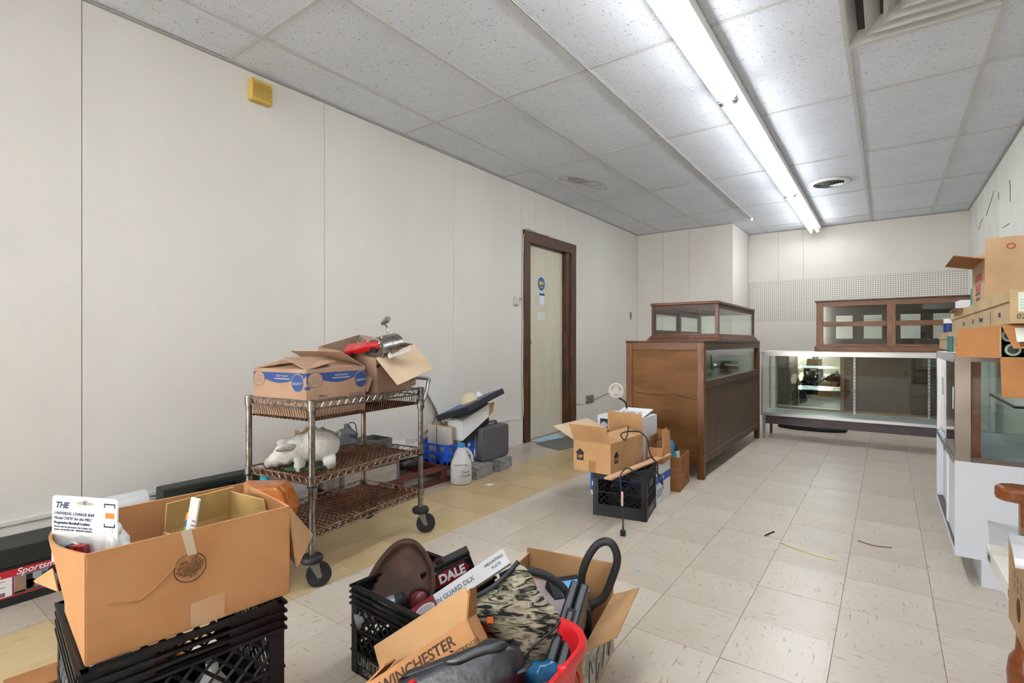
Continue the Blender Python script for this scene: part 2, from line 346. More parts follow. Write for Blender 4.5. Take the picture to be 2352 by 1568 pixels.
mx = n.new('ShaderNodeMixRGB'); mx.inputs[1].default_value = (*lin('#d8d2c8'), 1); mx.inputs[2].default_value = (*lin('#5e564b'), 1); l.new(lt.outputs[0], mx.inputs[0]); l.new(mx.outputs[0], b.inputs['Base Color'])
obj('pegboard_strip', B(-1.648, XR, YB-.004, YB+.01, 1.328, 1.892), peg, wb)
wr = struct(obj('wall_right', B(XR, XR+.12, YR, YB+.1, 0, 2.66), white_paint))
crk = mat('old_plaster_crack', '#6b6458', .9)
for pts in ([(6.9, 2.28), (6.6, 2.36), (6.45, 2.42)], [(6.2, 2.35), (6.19, 2.28)], [(7.4, 2.23), (7.25, 2.28), (7.1, 2.3)], [(5.7, 2.33), (5.66, 2.26), (5.67, 2.15)], [(6.0, 2.0), (5.7, 1.98)]):
    obj('crack', MB().tube([(XR-.001, y, z) for y, z in pts], .0035, 4), crk, wr)
obj('corner_strip', B(XR-.006, XR, 7.6, YB, 0, 2.59), white_paint, wr)
# rear shop front (behind the camera): wall, plus an added window and frame for the daylight
wre = struct(obj('wall_rear', MB().box(XL-.1, XR+.1, YR-.1, YR-.02, 0, .75).box(XL-.1, XR+.1, YR-.1, YR-.02, 2.48, 2.66).box(XL-.1, -2.86, YR-.1, YR-.02, .75, 2.48).box(-1.75, XR+.1, YR-.1, YR-.02, .75, 2.48), mat('tan_rear_panel', '#b3a797', .6)))
win = struct(obj('added_window_1', B(-2.86, -1.75, YR-.09, YR-.082, .75, 2.48), clear))
wf = MB(); 
for x in (-2.86, -2.32, -1.79): wf.box(x, x+.04, YR-.1, YR-.04, .75, 2.48)
wf.box(-2.86, -1.75, YR-.1, YR-.04, .75, .79).box(-2.86, -1.75, YR-.1, YR-.04, 2.44, 2.48); obj('added_window_frame', wf, alu, win)
# ---- door
dm = mat('cream_door_paint', '#d6d1bd', .5, col2='#d0cab4', vscale=2.5, stretch=(1, 4, .6))
door = struct(obj('door_1', B(XL-.085, XL-.05, 4.375, 5.13, .012, 2.055), dm, bevel=.002))
for y0, y1, z0, z1, m in ((4.262, 4.375, 0, 2.15, trimw), (5.132, 5.336, 0, 2.15, trimw)):
    obj('door_trim', B(XL-.006, XL+.022, y0 if y0 < 5 else 5.225, y1, z0, z1), m, door, bevel=.003)
obj('door_trim', B(XL-.006, XL+.023, 4.262, 5.336, 2.05, 2.165), trimw_h, door, bevel=.003)
obj('door_jamb', B(XL-.1, XL+.002, 5.132, 5.228, 0, 2.06), trimw, door); obj('door_jamb', B(XL-.1, XL+.002, 4.355, 4.376, 0, 2.06), trimw, door); obj('door_jamb', B(XL-.1, XL+.002, 4.37, 5.14, 2.05, 2.075), trimw_h, door)
obj('knob', MB().lathe([(.008, 0), (.008, .02), (.024, .03), (.027, .042), (.02, .052), (.004, .054)], 16, fr((XL-.05, 4.415, 1.02), (0, 1, 0), (0, 0, 1))), alu, door, smooth=True)
# stickers and lettering on the door
def disc(cx, cy, rx, ry, k=32): return [(cx+rx*math.cos(2*math.pi*i/k), cy+ry*math.sin(2*math.pi*i/k)) for i in range(k)]
DM = fr((XL-.0499, 4.685, 1.655), (0, 1, 0), (0, 0, 1))
t = thing('round_sticker', 'round blue and yellow sticker on the cream door', 'sticker', (0, 0, 0))
for r_, z, m in ((.092, .001, mat('pale_blue_ring', '#b9cfd6', .5)), (.083, .0015, mat('sticker_white', '#dfe6e4', .5)), (.074, .002, mat('sticker_blue', '#2b5f97', .4))):
    obj('sticker_disc', MB().prism(disc(0, 0, r_*.98, r_), 0, z, DM), m, t)
obj('emblem', MB().prism([(-.05, .0), (-.03, .035), (-.01, .02), (.01, .03), (.045, .015), (.055, -.015), (.035, -.005), (.015, .005), (.0, -.01), (-.02, -.02)], 0, .0026, DM), mat('sticker_yellow', '#d8bd34', .4), t)
obj('emblem', MB().prism([(-.03, -.035), (.03, -.045), (.035, -.035), (-.025, -.026)], 0, .0026, DM), MATS['sticker_yellow'], t)
DM2 = fr((XL-.0499, 4.70, 1.49), (0, 1, 0), (0, 0, 1))
t = thing('notice_sticker', 'small white notice with a blue heading on the door below the round sticker', 'sticker', (0, 0, 0))
obj('sheet', MB().box(-.055, .055, -.07, .07, 0, .001, DM2), mat('lilac_paper', '#c9c4d6', .6), t)
obj('sheet_face', MB().box(-.047, .047, -.06, .035, .001, .0015, DM2), wht, t); obj('heading_bar', MB().box(-.05, .05, .04, .062, .001, .0016, DM2), mat('heading_blue', '#3f3f86', .6), t)
text('Bill', .115, mat('white_chalk', '#e2e4ea', .6), door, fr((XL-.0495, 4.68, 1.305), (0, 1, 0), (0, 0, 1)), shear=.25, bold=.002)
# ---- wall fittings
t = thing('alarm_sounder', 'yellowed slatted plastic sounder box high on the left wall', 'alarm box', (XL, 1.555, 2.485))
ym = mat('yellowed_plastic', '#c9a955', .5)
obj('housing', B(0, .042, -.062, .062, -.062, .062), ym, t, bevel=.004)
for k in range(11): obj('slat', B(.04, .047, -.055, .055, -.042+k*.0082, -.0375+k*.0082), ym, t)
t = thing('door_contact', 'small beige contact box on the wall left of the door', 'sensor', (XL, 4.135, 1.437))
obj('housing', B(0, .03, -.03, .03, -.045, .04), mat('beige_plastic', '#c9c2b5', .5), t, bevel=.004)
obj('wire', MB().tube(catmull([(.01, .03, .01), (.012, .06, .03), (.012, .1, .02), (.012, .112, .06)]), .004, 6), MATS['beige_plastic'], t)
t = thing('wire_run', 'thin cream wire stapled up the left side of the door trim', 'wire', (XL, 4.25, 0))
obj('wire', MB().tube(catmull([(.012, -.2, .27), (.012, -.04, .25), (.012, .004, .33), (.012, -.006, .7), (.012, .0, 1.2), (.012, -.004, 1.55), (.012, .004, 2.0), (.012, .03, 2.16), (.012, .12, 2.185), (.012, .3, 2.17), (.012, .5, 2.18)], 5), .0045, 6), mat('cream_wire', '#d5cfc2', .5), t)
t = thing('socket_outlet', 'double metal power outlet low on the wall right of the door', 'outlet', (XL, 5.70, .315))
obj('plate', B(0, .02, -.09, .09, -.05, .05), mat('dull_steel', '#9a968d', .45, .6), t, bevel=.003)
for s in (-1, 1): obj('socket', B(.018, .026, s*.045-.03, s*.045+.03, -.035, .035), mat('socket_grey', '#77736b', .5), t, bevel=.003)
obj('cable', MB().tube(catmull([(.012, .1, .0), (.012, .5, .04), (.012, .9, .06), (.012, 1.3, .07)]), .006, 6), MATS['cream_wire'], t)
obj('cable', MB().tube(catmull([(.012, -.09, 0), (.012, -.2, -.035), (.012, -.28, -.03), (.012, -.36, -.01)]), .006, 6), MATS['cream_wire'], t)
t = thing('switch_plate', 'small brass switch plate on the left wall near the far corner', 'switch', (XL, 6.97, 1.40))
obj('plate', B(0, .006, -.03, .03, -.055, .055), mat('aged_brass', '#a59a7c', .45, .5), t, bevel=.002); obj('toggle', B(.006, .016, -.006, .006, -.014, .014), mat('toggle_dark', '#5a5348', .5), t)
t = thing('wall_hole_plate', 'small brown hole plate on the wall beside the leaning panel', 'cable outlet', (XL, 3.02, .53))
obj('plate', MB().lathe([(.03, 0), (.03, .006), (.014, .008), (.012, .002)], 16, fr((0, 0, 0), (0, 1, 0), (0, 0, 1))), mat('brown_bakelite', '#6c5842', .5), t)
obj('wire', MB().tube(catmull([(.012, .0, 0), (.02, -.005, -.06), (.02, -.05, -.16), (.02, -.14, -.22)]), .005, 6), MATS['brown_bakelite'], t)
# ---- ceiling fittings
em = bpy.data.materials.new('fluorescent_tube_glow'); em.use_nodes = True; nn = em.node_tree.nodes; bs = nn['Principled BSDF']
bs.inputs['Base Color'].default_value = (1, 1, 1, 1); bs.inputs['Emission Color'].default_value = (.92, .965, 1, 1); bs.inputs['Emission Strength'].default_value = TUBE_EMIT
enamel = mat('white_enamel', '#e9e9e6', .35)
def strip(y0, y1, label):
    t = thing('fluorescent_light', label, 'ceiling light', (-.782, y0, 2.6), group='strip lights in one row on the ceiling')
    L = y1-y0
    obj('housing', MB().prism([(-.074, 0), (.074, 0), (.074, -.058), (.068, -.058), (.055, -.045), (.02, -.056), (-.02, -.056), (-.055, -.045), (-.068, -.058), (-.074, -.058)], .002, L-.002, Matrix(((1, 0, 0, 0), (0, 0, 1, 0), (0, 1, 0, -.006), (0, 0, 0, 1)))), enamel, t)
    for s in (-1, 1):
        obj('tube', MB().tube([(s*.038, .035, -.092), (s*.038, L-.035, -.092)], .019, 14), em, t, smooth=True)
        for y in (.008, L-.026): obj('lamp_holder', MB().box(s*.038-.013, s*.038+.013, y, y+.018, -.122, -.06), mat('lamp_holder_grey', '#7e7e7b', .45), t, bevel=.004)
        for y in (.027, L-.037): obj('end_cap', MB().tube([(s*.038, y, -.092), (s*.038, y+.01, -.092)], .0195, 14), alu, t)
strip(-4.24, -1.72, 'added unseen double tube fluorescent strip light far behind the camera')  # unseen lamp added at the end of the row to even out the light
strip(-1.72, .80, 'double tube fluorescent strip light nearest, just over the camera')
strip(.80, 3.30, 'double tube fluorescent strip light reaching to the top edge of the picture')
strip(3.30, 5.80, 'double tube fluorescent strip light in the middle of the row')
strip(5.80, 7.95, 'double tube fluorescent strip light ending at the back wall')
t = thing('square_air_diffuser', 'square stepped grey metal air diffuser in the ceiling at top right', 'air vent', (.1375, 2.965, 2.6))
gm = mat('satin_grey_diffuser', '#bcbcb9', .4, .25)
for k, (r_, z) in enumerate(((.3, 0), (.225, .0), (.15, .004), (.08, .008))):
    q = MB(); ro, ri = r_, r_-.06+(.02 if k == 0 else 0)
    for a in range(4):
        R = Matrix.Rotation(a*math.pi/2, 4, 'Z')
        q.add([R @ Vector(p) for p in ((-ro, -ro, z-.004), (ro, -ro, z-.004), (ri, -ri, z+.05), (-ri, -ri, z+.05), (-ro, -ro, z-.001), (ro, -ro, z-.001), (ri, -ri, z+.053), (-ri, -ri, z+.053))], [(0, 1, 2, 3), (4, 7, 6, 5), (0, 4, 5, 1)])
    obj('vane_ring', q, gm, t)
obj('vane_plate', B(-.04, .04, -.04, .04, .01, .014), gm, t); obj('duct_back', B(-.3, .3, -.3, .3, .055, .058), mat('duct_dark', '#4a4a48', .7), t)
t = thing('round_air_vent', 'round white ceiling vent with concentric rings beside the strip light', 'air vent', (-.462, 5.95, 2.6))
obj('flange', MB().lathe([(.175, 0), (.172, -.008), (.14, -.016), (.132, -.008), (.132, .0)], 40, cap=False), enamel, t, smooth=True)
obj('throat', MB().lathe([(.134, -.006), (.134, -.004)], 40), mat('vent_throat', '#2c2c2c', .8), t)
for k, r_ in enumerate((.118, .097, .076, .055, .034, .014)):
    obj('ring', MB().lathe([(r_, -.020-.002*k), (r_-.007, -.006), (r_-.009, -.006), (r_-.002, -.021-.002*k)], 36, cap=False), mat('vent_ring_grey', '#8f8f8d', .4, .4), t, smooth=True)
# ================================================================== SHOP FURNITURE
# ---- brown counter cabinet with a glazed strip
t = thing('counter_cabinet', 'brown stained wooden counter cabinet with a glazed strip, standing in mid room', 'cabinet', (0, 0, 0))
x0, x1, y0, y1, H = -1.71, -1.094, 3.911, 5.985, 1.035
for a in (x0, x1-.05):
    for c in (y0, y1-.05): obj('post', B(a, a+.05, c, c+.05, 0, H-.012), oak_v, t, bevel=.004)
obj('side_panel', B(x0+.05, x1-.05, y0+.014, y0+.024, .17, H-.06), brown_ply, t)
obj('side_rail', B(x0+.05, x1-.05, y0+.004, y0+.04, H-.07, H-.012), oak, t, bevel=.002); obj('side_rail', B(x0+.05, x1-.05, y0+.006, y0+.04, .115, .17), oak, t, bevel=.003)
obj('side_panel', B(x0+.05, x1-.05, y1-.024, y1-.014, .17, H-.06), brown_ply, t); obj('side_rail', B(x0+.05, x1-.05, y1-.04, y1-.006, .115, .17), oak, t)
obj('front_panel', B(x1-.026, x1-.014, y0+.05, y1-.05, .17, .7), brown_ply_v, t)
obj('front_rail', B(x1-.04, x1-.003, y0+.05, y1-.05, .68, .735), brown_ply_v, t, bevel=.004); obj('front_rail', B(x1-.04, x1-.002, y0+.05, y1-.05, .115, .17), brown_ply_v, t, bevel=.004)
obj('front_rail', B(x1-.05, x1-.002, y0+.05, y1-.05, H-.07, H-.012), brown_ply_v, t, bevel=.003)
obj('front_glass', B(x1-.03, x1-.025, y0+.05, y1-.05, .735, H-.07), clear, t)
obj('back_panel', B(x0+.01, x0+.025, y0+.05, y1-.05, .17, H-.06), mat('cabinet_inside_pale', '#a58f78', .6, col2='#97826c', vscale=5), t)
obj('inner_shelf', B(x0+.03, x1-.03, y0+.03, y1-.03, .69, .71), MATS['cabinet_inside_pale'], t); obj('bottom_board', B(x0+.03, x1-.03, y0+.03, y1-.03, .16, .175), brown_ply, t)
obj('glass_shelf', B(x0+.05, x1-.05, y0+.06, y1-.06, .85, .857), clear2, t)
obj('counter_top', B(x0-.004, x1+.002, y0-.004, y1+.004, H-.012, H), mat('worn_dark_top', '#4a3325', .4, col2='#3a281d', vscale=6), t, bevel=.003)
# crack across the side panel
obj('crack', MB().tube([(x0+.06, y0+.0138, .625), (x0+.2, y0+.0138, .61), (x0+.34, y0+.0138, .615), (x0+.38, y0+.0138, .628), (x0+.45, y0+.0138, .61), (x0+.56, y0+.0138, .588)], .0022, 4), mat('wood_crack', '#2e1d10', .8), t)
# ---- wooden table-top display case on it
t = thing('wooden_display_case', 'small glazed wooden display case with moulded plinth on the brown cabinet', 'display case', (0, 0, 0))
a0, a1, c0, c1 = -1.745, -1.105, 4.45, 5.945; zb = 1.035
pl = MB()
def ringbox(q, ax0, ax1, ay0, ay1, w_, z0, z1):
    q.box(ax0, ax1, ay0, ay0+w_, z0, z1).box(ax0, ax1, ay1-w_, ay1, z0, z1).box(ax0, ax0+w_, ay0+w_, ay1-w_, z0, z1).box(ax1-w_, ax1, ay0+w_, ay1-w_, z0, z1)
for k, (ins, z0_, z1_) in enumerate(((0, 0, .018), (.01, .018, .03), (.02, .03, .045), (.03, .045, .06))):
    q = MB(); q.box(a0+ins, a1-ins, c0+ins, c1-ins, zb+z0_, zb+z1_); obj('plinth_moulding', q, mahog, t, bevel=.004)
b0, b1, d0, d1 = a0+.03, a1-.03, c0+.03, c1-.03; zt = 1.372
for xx in (b0, b1-.03):
    for yy in (d0, d1-.03): obj('post', B(xx, xx+.03, yy, yy+.03, zb+.06, zt-.02), mahog_d if xx == b0 else mahog, t, bevel=.003)
q = MB(); ringbox(q, b0-.008, b1+.008, d0-.008, d1+.008, .035, zt-.025, zt); obj('top_frame', q, mahog, t, bevel=.006)
q = MB(); ringbox(q, b0+.006, b1-.006, d0+.006, d1-.006, .02, zt-.06, zt-.025); obj('top_rail', q, mahog_d, t)
obj('top_glass', B(b0+.02, b1-.02, d0+.02, d1-.02, zt-.012, zt-.007), clear, t); obj('front_glass', B(b1-.012, b1-.007, d0+.03, d1-.03, zb+.06, zt-.025), clear, t)
obj('end_glass', B(b0+.03, b1-.03, d0+.007, d0+.012, zb+.06, zt-.025), clear, t); obj('end_glass', B(b0+.03, b1-.03, d1-.012, d1-.007, zb+.06, zt-.025), clear, t)
for k, (u0, u1, dx) in enumerate(((d0+.03, (d0+d1)/2+.02, .0), ((d0+d1)/2-.02, d1-.03, .014))):
    q = MB(); yy0, yy1 = u0, u1
    q.box(b0+dx, b0+dx+.012, yy0, yy0+.06, zb+.06, zt-.03).box(b0+dx, b0+dx+.012, yy1-.06, yy1, zb+.06, zt-.03).box(b0+dx, b0+dx+.012, yy0+.06, yy1-.06, zb+.06, zb+.1).box(b0+dx, b0+dx+.012, yy0+.06, yy1-.06, zt-.09, zt-.03)
    dr = obj('sliding_door', q, mahog_d, t); obj('door_pane', B(b0+dx+.004, b0+dx+.008, yy0+.06, yy1-.06, zb+.1, zt-.09), clear, dr)
# ---- aluminium and glass showcase on legs
t = thing('glass_showcase', 'long aluminium framed glass showcase on legs in front of the back wall', 'display case', (0, 0, 0))
sx0, sx1, sy0, sy1 = -1.075, .72, 5.955, 6.45; zs0, zs1 = .277, .928
wl_ = mat('white_laminate', '#dfe6e4', .35)
obj('deck', B(sx0, sx1, sy0+.004, sy1, zs0-.02, zs0), wl_, t); obj('deck_trim', B(sx0-.004, sx1+.004, sy0-.002, sy0+.006, zs0-.024, zs0+.004), alu, t)
obj('top_board', B(sx0, sx1, sy0+.01, sy1, zs1-.006, zs1), wl_, t)
obj('top_rail', B(sx0+.02, sx1, sy0, sy0+.012, zs1-.05, zs1-.006), alu, t, bevel=.002); obj('top_edge', B(sx0-.002, sx1+.002, sy0-.004, sy0+.012, zs1-.006, zs1+.001), mat('bright_trim', '#e8e8ea', .25, .3), t)
obj('top_rail', B(sx0, sx0+.012, sy0+.02, sy1, zs1-.03, zs1-.006), alu, t)
for yy in (sy0, sy1-.02): obj('corner_post', B(sx0-.002, sx0+.014, yy, yy+.016, zs0, zs1-.006), alu, t)
obj('corner_post', B(sx1-.014, sx1, sy0, sy0+.016, zs0, zs1), alu, t)
obj('front_glass', B(sx0+.016, sx1-.014, sy0+.008, sy0+.013, zs0, zs1-.05), clear, t); obj('end_glass', B(sx0+.002, sx0+.007, sy0+.016, sy1-.02, zs0, zs1-.03), clear, t)
tanw = mat('tan_wood_frame', '#8d6a42', .5); hb = mat('brown_hardboard', '#54402c', .55, col2='#493724', vscale=3)
mx0, mx1 = sx0+.08, -.36
dr = obj('mirror_door', B(mx0, mx1-.03, sy1-.05, sy1-.04, zs0+.03, zs1-.03), mirror, t); obj('door_rail', B(mx0, mx1, sy1-.054, sy1-.036, zs0+.008, zs0+.03), tanw, dr); obj('door_stile', B(mx1-.035, mx1, sy1-.056, sy1-.036, zs0+.008, zs1-.03), tanw, dr)
dr = obj('hardboard_door', B(mx1-.06, sx1-.02, sy1-.03, sy1-.022, zs0+.028, zs1-.02), hb, t); obj('door_rail', B(mx1-.02, sx1-.02, sy1-.034, sy1-.018, zs0+.006, zs0+.03), tanw, dr)
for xx in (sx0+.075, -.27, .33):
    q = MB().box(xx-.008, xx+.008, sy1-.075, sy1-.06, zs0, zs1-.03); p_ = obj('shelf_standard', q, alu, t)
    for k in range(16): obj('slot', B(xx-.003, xx+.003, sy1-.0765, sy1-.0745, zs0+.03+k*.036, zs0+.05+k*.036), gap, p_)
    for zz in (.52, .745): obj('shelf_bracket', MB().tube([(xx, sy1-.075, zz), (xx, sy1-.22, zz), ], .004, 6), chrome, t)
for zz in (.525, .75): obj('glass_shelf', B(sx0+.03, -.28, sy1-.31, sy1-.075, zz, zz+.007), clear2, t)
for zz in (.525,): obj('glass_shelf', B(-.26, sx1-.03, sy1-.31, sy1-.075, zz, zz+.007), clear2, t)
obj('apron', B(sx0+.035, sx1-.03, sy0+.02, sy0+.038, .165, zs0-.022), mat('purple_brown_board', '#4f4145', .5, col2='#3f3438', vscale=8, stretch=(1, 4, 4)), t)
for xx in (sx0+.004, sx1-.04):
    for yy, mm in ((sy0+.012, alu), (sy1-.06, mat('tarnished_brass_leg', '#77704f', .45, .5))): obj('leg', MB().add([(xx+p, yy+r_, z) for z, p0, p1 in ((0, .006, .028), (zs0-.02, 0, .034)) for p, r_ in ((p0, .006), (p1, .006), (p1, .028), (p0, .028))], [(0, 3, 2, 1), (4, 5, 6, 7), (0, 1, 5, 4), (1, 2, 6, 5), (2, 3, 7, 6), (3, 0, 4, 7)]), mm, t)
# black cable coil on the floor beneath it
t = thing('cable_coil', 'flat black cable coil lying on the floor under the glass showcase', 'cable', (-.72, 6.93, 0))
for k in range(7): obj('loop', MB().tube([((.34+.02*math.sin(k))*math.cos(a)*(1-.05*k)+.02*math.sin(k*2), .15*math.sin(a)*(1-.04*k), .012+.012*(k % 3)) for a in [2*math.pi*i/28 for i in range(29)]], .011, 6), mat('black_cable', '#101012', .6), t, smooth=True)
# ---- dark wooden counter-top cabinet with small back windows
t = thing('oak_countertop_case', 'long dark oak glazed case with four small back windows on the glass showcase', 'display case', (0, 0, 0))
e0, e1, f0, f1 = -.575, .645, 6.0, 6.38; z0, z1 = .93, 1.44
obj('plinth', B(e0-.015, e1+.015, f0-.018, f1+.01, z0, z0+.052), oak, t, bevel=.006)
obj('top', B(e0-.012, e1+.012, f0-.014, f1+.008, z1-.014, z1), mahog_d, t, bevel=.003)
q = lambda *a: B(*a)
obj('stile', q(e0, e0+.06, f0, f0+.025, z0+.052, z1-.014), oak_v, t, bevel=.002); obj('stile', q(.0, .068, f0, f0+.025, z0+.052, z1-.014), oak_v, t, bevel=.002); obj('stile', q(e1-.06, e1, f0, f0+.025, z0+.052, z1-.014), oak_v, t, bevel=.002)
for a, c in ((e0+.06, .0), (.068, e1-.06)):
    obj('rail', q(a, c, f0+.001, f0+.025, z1-.062, z1-.014), oak, t); obj('rail', q(a, c, f0+.001, f0+.025, z0+.052, z0+.075), oak, t); obj('mid_rail', q(a, c, f0, f0+.022, 1.178, 1.226), oak, t, bevel=.002)
    obj('front_glass', q(a, c, f0+.011, f0+.015, z0+.075, 1.178), clear, t); obj('front_glass', q(a, c, f0+.011, f0+.015, 1.226, z1-.062), clear, t)
for xx in (e0, e1-.02): obj('end_panel', q(xx, xx+.02, f0+.025, f1, z0+.052, z1-.014), oak, t)
dk = mat('dark_case_back', '#3d3230', .5)
wx = [(-.43, -.285), (-.19, -.04), (.11, .265), (.36, .51)]; q_ = MB(); prev = e0+.02
for a, c in wx:
    q_.box(prev, a, f1-.02, f1-.008, z0+.052, z1-.014).box(a, c, f1-.02, f1-.008, z0+.052, 1.06).box(a, c, f1-.02, f1-.008, 1.30, z1-.014); prev = c
q_.box(prev, e1-.02, f1-.02, f1-.008, z0+.052, z1-.014); bk = obj('back_board', q_, dk, t)
for a, c in wx: obj('back_pane', q(a, c, f1-.016, f1-.012, 1.06, 1.30), clear2, bk)
obj('case_floor', q(e0+.02, e1-.02, f0+.025, f1-.02, z0+.052, z0+.06), dk, t)
# ---- white laminate and glass showcase at the right
t = thing('white_showcase', 'white laminate showcase with glass upper and sliding doors at the right', 'display case', (0, 0, 0))
u0, u1, v0, v1 = .236, .795, 2.9, 3.90; zk, zm, zt2 = .112, .523, .972
lam = mat('white_melamine', '#d6d9e2', .4); 
obj('plinth', B(u0+.085, u1, v0+.002, v1-.01, 0, zk), lam, t)
obj('near_panel', B(u0, u1, v0, v0+.018, zk, zm), lam, t); obj('far_panel', B(u0, u1, v1-.018, v1, zk, zm), lam, t)
obj('bottom_board', B(u0, u1, v0+.018, v1-.018, zk, zk+.022), lam, t, bevel=.002); obj('deck', B(u0+.01, u1, v0+.008, v1, zm-.016, zm), mat('pale_blue_laminate', '#c3d2d4', .4), t)
obj('back_panel', B(u1-.012, u1, v0+.018, v1-.018, zk, zm-.016), lam, t)
d1_ = obj('sliding_door', B(u0+.012, u0+.026, v0+.03, v0+.47, zk+.022, zm-.03), lam, t); d2_ = obj('sliding_door', B(u0+.03, u0+.044, v0+.45, v1-.02, zk+.022, zm-.03), lam, t)
obj('door_edge', B(u0+.006, u0+.027, v0+.43, v0+.475, zk+.022, zm-.03), mat('bright_white_edge', '#eceef2', .4), d1_)
obj('finger_hole', MB().lathe([(.014, 0), (.014, .003), (.006, .003)], 16, fr((u0+.027, v1-.12, zm-.09), (0, 1, 0), (0, 0, -1))), gap, d2_)
obj('track', B(u0, u0+.05, v0+.018, v1-.018, zm-.03, zm-.004), alu, t); obj('track', B(u0+.002, u0+.05, v0+.018, v1-.018, zk+.018, zk+.026), mat('dark_track', '#4d4a48', .5), t)
for yy in (v0, v1-.045): obj('corner_post', B(u0, u0+.018 if yy == v0 else u0+.02, yy, yy+.055 if yy > 3 else yy+.02, zm, zt2), alu_b if yy == v0 else alu, t)
obj('corner_trim', B(u0+.001, u0+.052, v0-.001, v0+.006, zm-.004, zt2), alu_b, t, bevel=.001)
obj('base_trim', B(u0+.05, u1, v0-.001, v0+.008, zm-.004, zm+.014), mat('brown_trim', '#5b4a45', .4), t)
obj('inner_stile', B(u0+.055, u0+.085, v0+.012, v0+.02, zm+.014, zt2-.02), mahog, t)
obj('near_glass', B(u0+.052, u1, v0+.008, v0+.013, zm+.01, zt2-.02), clear2, t); obj('top_glass', B(u0+.02, u1, v0+.02, v1-.02, zt2-.012, zt2-.006), clear2, t)
obj('far_glass', B(u0+.02, u1, v1-.013, v1-.008, zm, zt2-.02), clear2, t)
obj('top_rail', B(u0, u0+.03, v0, v1, zt2-.035, zt2), alu, t, bevel=.002); obj('top_rail', B(u0+.03, u1, v0, v0+.018, zt2-.028, zt2), alu_b, t); obj('top_rail', B(u0+.03, u1, v1-.018, v1, zt2-.028, zt2), alu, t)
for k, (yy0, yy1, dx) in enumerate(((v0+.03, v0+.52, .004), (v0+.49, v1-.045, .016))):
    q = MB(); q.box(u0+dx, u0+dx+.008, yy0, yy0+.016, zm+.004, zt2-.036).box(u0+dx, u0+dx+.008, yy1-.016, yy1, zm+.004, zt2-.036).box(u0+dx, u0+dx+.008, yy0, yy1, zm+.004, zm+.02)
    dr = obj('glass_door', q, alu, t); obj('door_pane', B(u0+dx+.002, u0+dx+.006, yy0+.016, yy1-.016, zm+.02, zt2-.036), smoke, dr)
    yh = yy0+.07 if k == 0 else yy1-.1
    obj('door_pull', MB().box(u0+dx-.003, u0+dx+.001, yh, yh+.02, .73, .83), mat('clear_plastic_pull', '#cdd8dc', .2), dr, bevel=.003)
obj('inner_shelf', B(u0+.2, u1, v0+.1, v1-.25, .755, .762), clear2, t)
for yy in (v0+.1, v1-.25): obj('shelf_support', MB().tube([(u0+.2, yy, .752), (u1, yy, .752)], .005, 6), rubber, t)
obj('shelf_support', MB().tube([(u0+.2, v0+.1, .752), (u0+.2, v1-.25, .752)], .005, 6), rubber, t)
t = thing('wire_rack', 'wire rack legs seen through the glass of the white showcase', 'rack', (0, 0, 0))
for dx in (0, .02, .075, .095): obj('wire', MB().tube([(u0+.42+dx, v0+.14, .752), (u0+.38+dx, v0+.2, zm+.002)], .004, 6), mat('rack_wire', '#77726c', .4, .6), t)
# ================================================================== WIRE CART AND ITS LOAD
RC = 1.696
cart = thing('wire_cart', 'rusty chrome three tier wire cart on black casters by the left wall', 'cart', (-1.945, 1.24, 0), RC)
CL, CW = .712, .42
PP = [(0, 0), (CL, 0), (0, CW), (CL, CW)]
for k, (x, y) in enumerate(PP):
    q = MB().tube([(x, y, .125), (x, y, .785)], .0135, 14)
    for i in range(22): q.tube([(x, y, .16+i*.027), (x, y, .1625+i*.027)], .0142, 14)
    p = obj('post', q, chrome if k != 3 else rust_w, cart, smooth=True)
    for z0, z1 in ((.20, .235), (.425, .462), (.742, .782)): obj('collar', MB().tube([(x, y, z0), (x, y, z1)], .0185, 14), chrome, p, smooth=True)
    obj('collar_ring', MB().tube([(x, y, .418), (x, y, .426)], .02, 14), rubber, p)
    c = obj('caster_bumper', MB().lathe([(.02, .108), (.04, .108), (.045, .114), (.045, .128), (.04, .134), (.016, .137)], 24, Matrix.Translation((x, y, 0))), rubber, cart, smooth=True)
    ang = (-2.1, -2.5, -2.3, -1.9)[k]; ax = Vector((math.cos(ang), math.sin(ang), 0)); tr = Vector((-ax.y, ax.x, 0))*.028; ctr = Vector((x, y, .05))+tr
    obj('wheel', MB().tube([ctr-ax*.015, ctr-ax*.013, ctr+ax*.013, ctr+ax*.015], [.044, .05, .05, .044], 28), rubber, c, smooth=True)
    obj('wheel_hub', MB().tube([ctr-ax*.018, ctr+ax*.018], .01, 12), grey_m, c)
    f = MB()
    for s in (-1, 1):
        o = ax*.021*s; f.slab([Vector((x, y, .108))+o-tr*.6, Vector((x, y, .108))+o+tr*.9, ctr+o+tr*.3+Vector((0, 0, -.008)), ctr+o-tr*.3+Vector((0, 0, -.008))], ax, .003)
    f.tube([Vector((x, y, .104)), Vector((x, y, .11))], .026, 14); obj('fork', f, grey_m, c)
def rim(q, zt, zb, amp, r=.0042, inset=0., wires=True):
    i = inset
    cs = [(i, i), (CL-i, i), (CL-i, CW-i), (i, CW-i)]
    for k in range(4):
        a, b = Vector((*cs[k], 0)), Vector((*cs[(k+1) % 4], 0)); L = (b-a).length
        for z in (zt, zb): q.tube([a+Vector((0, 0, z)), b+Vector((0, 0, z))], r, 6)
        if wires:
            n_ = int(L/.022); pts = [a+(b-a)*(j/n_)+Vector((0, 0, zb+.003+(zt-zb-.006)*(j % 2))) for j in range(n_+1)]
            q.tube(catmull(pts, 3), .0022, 4)
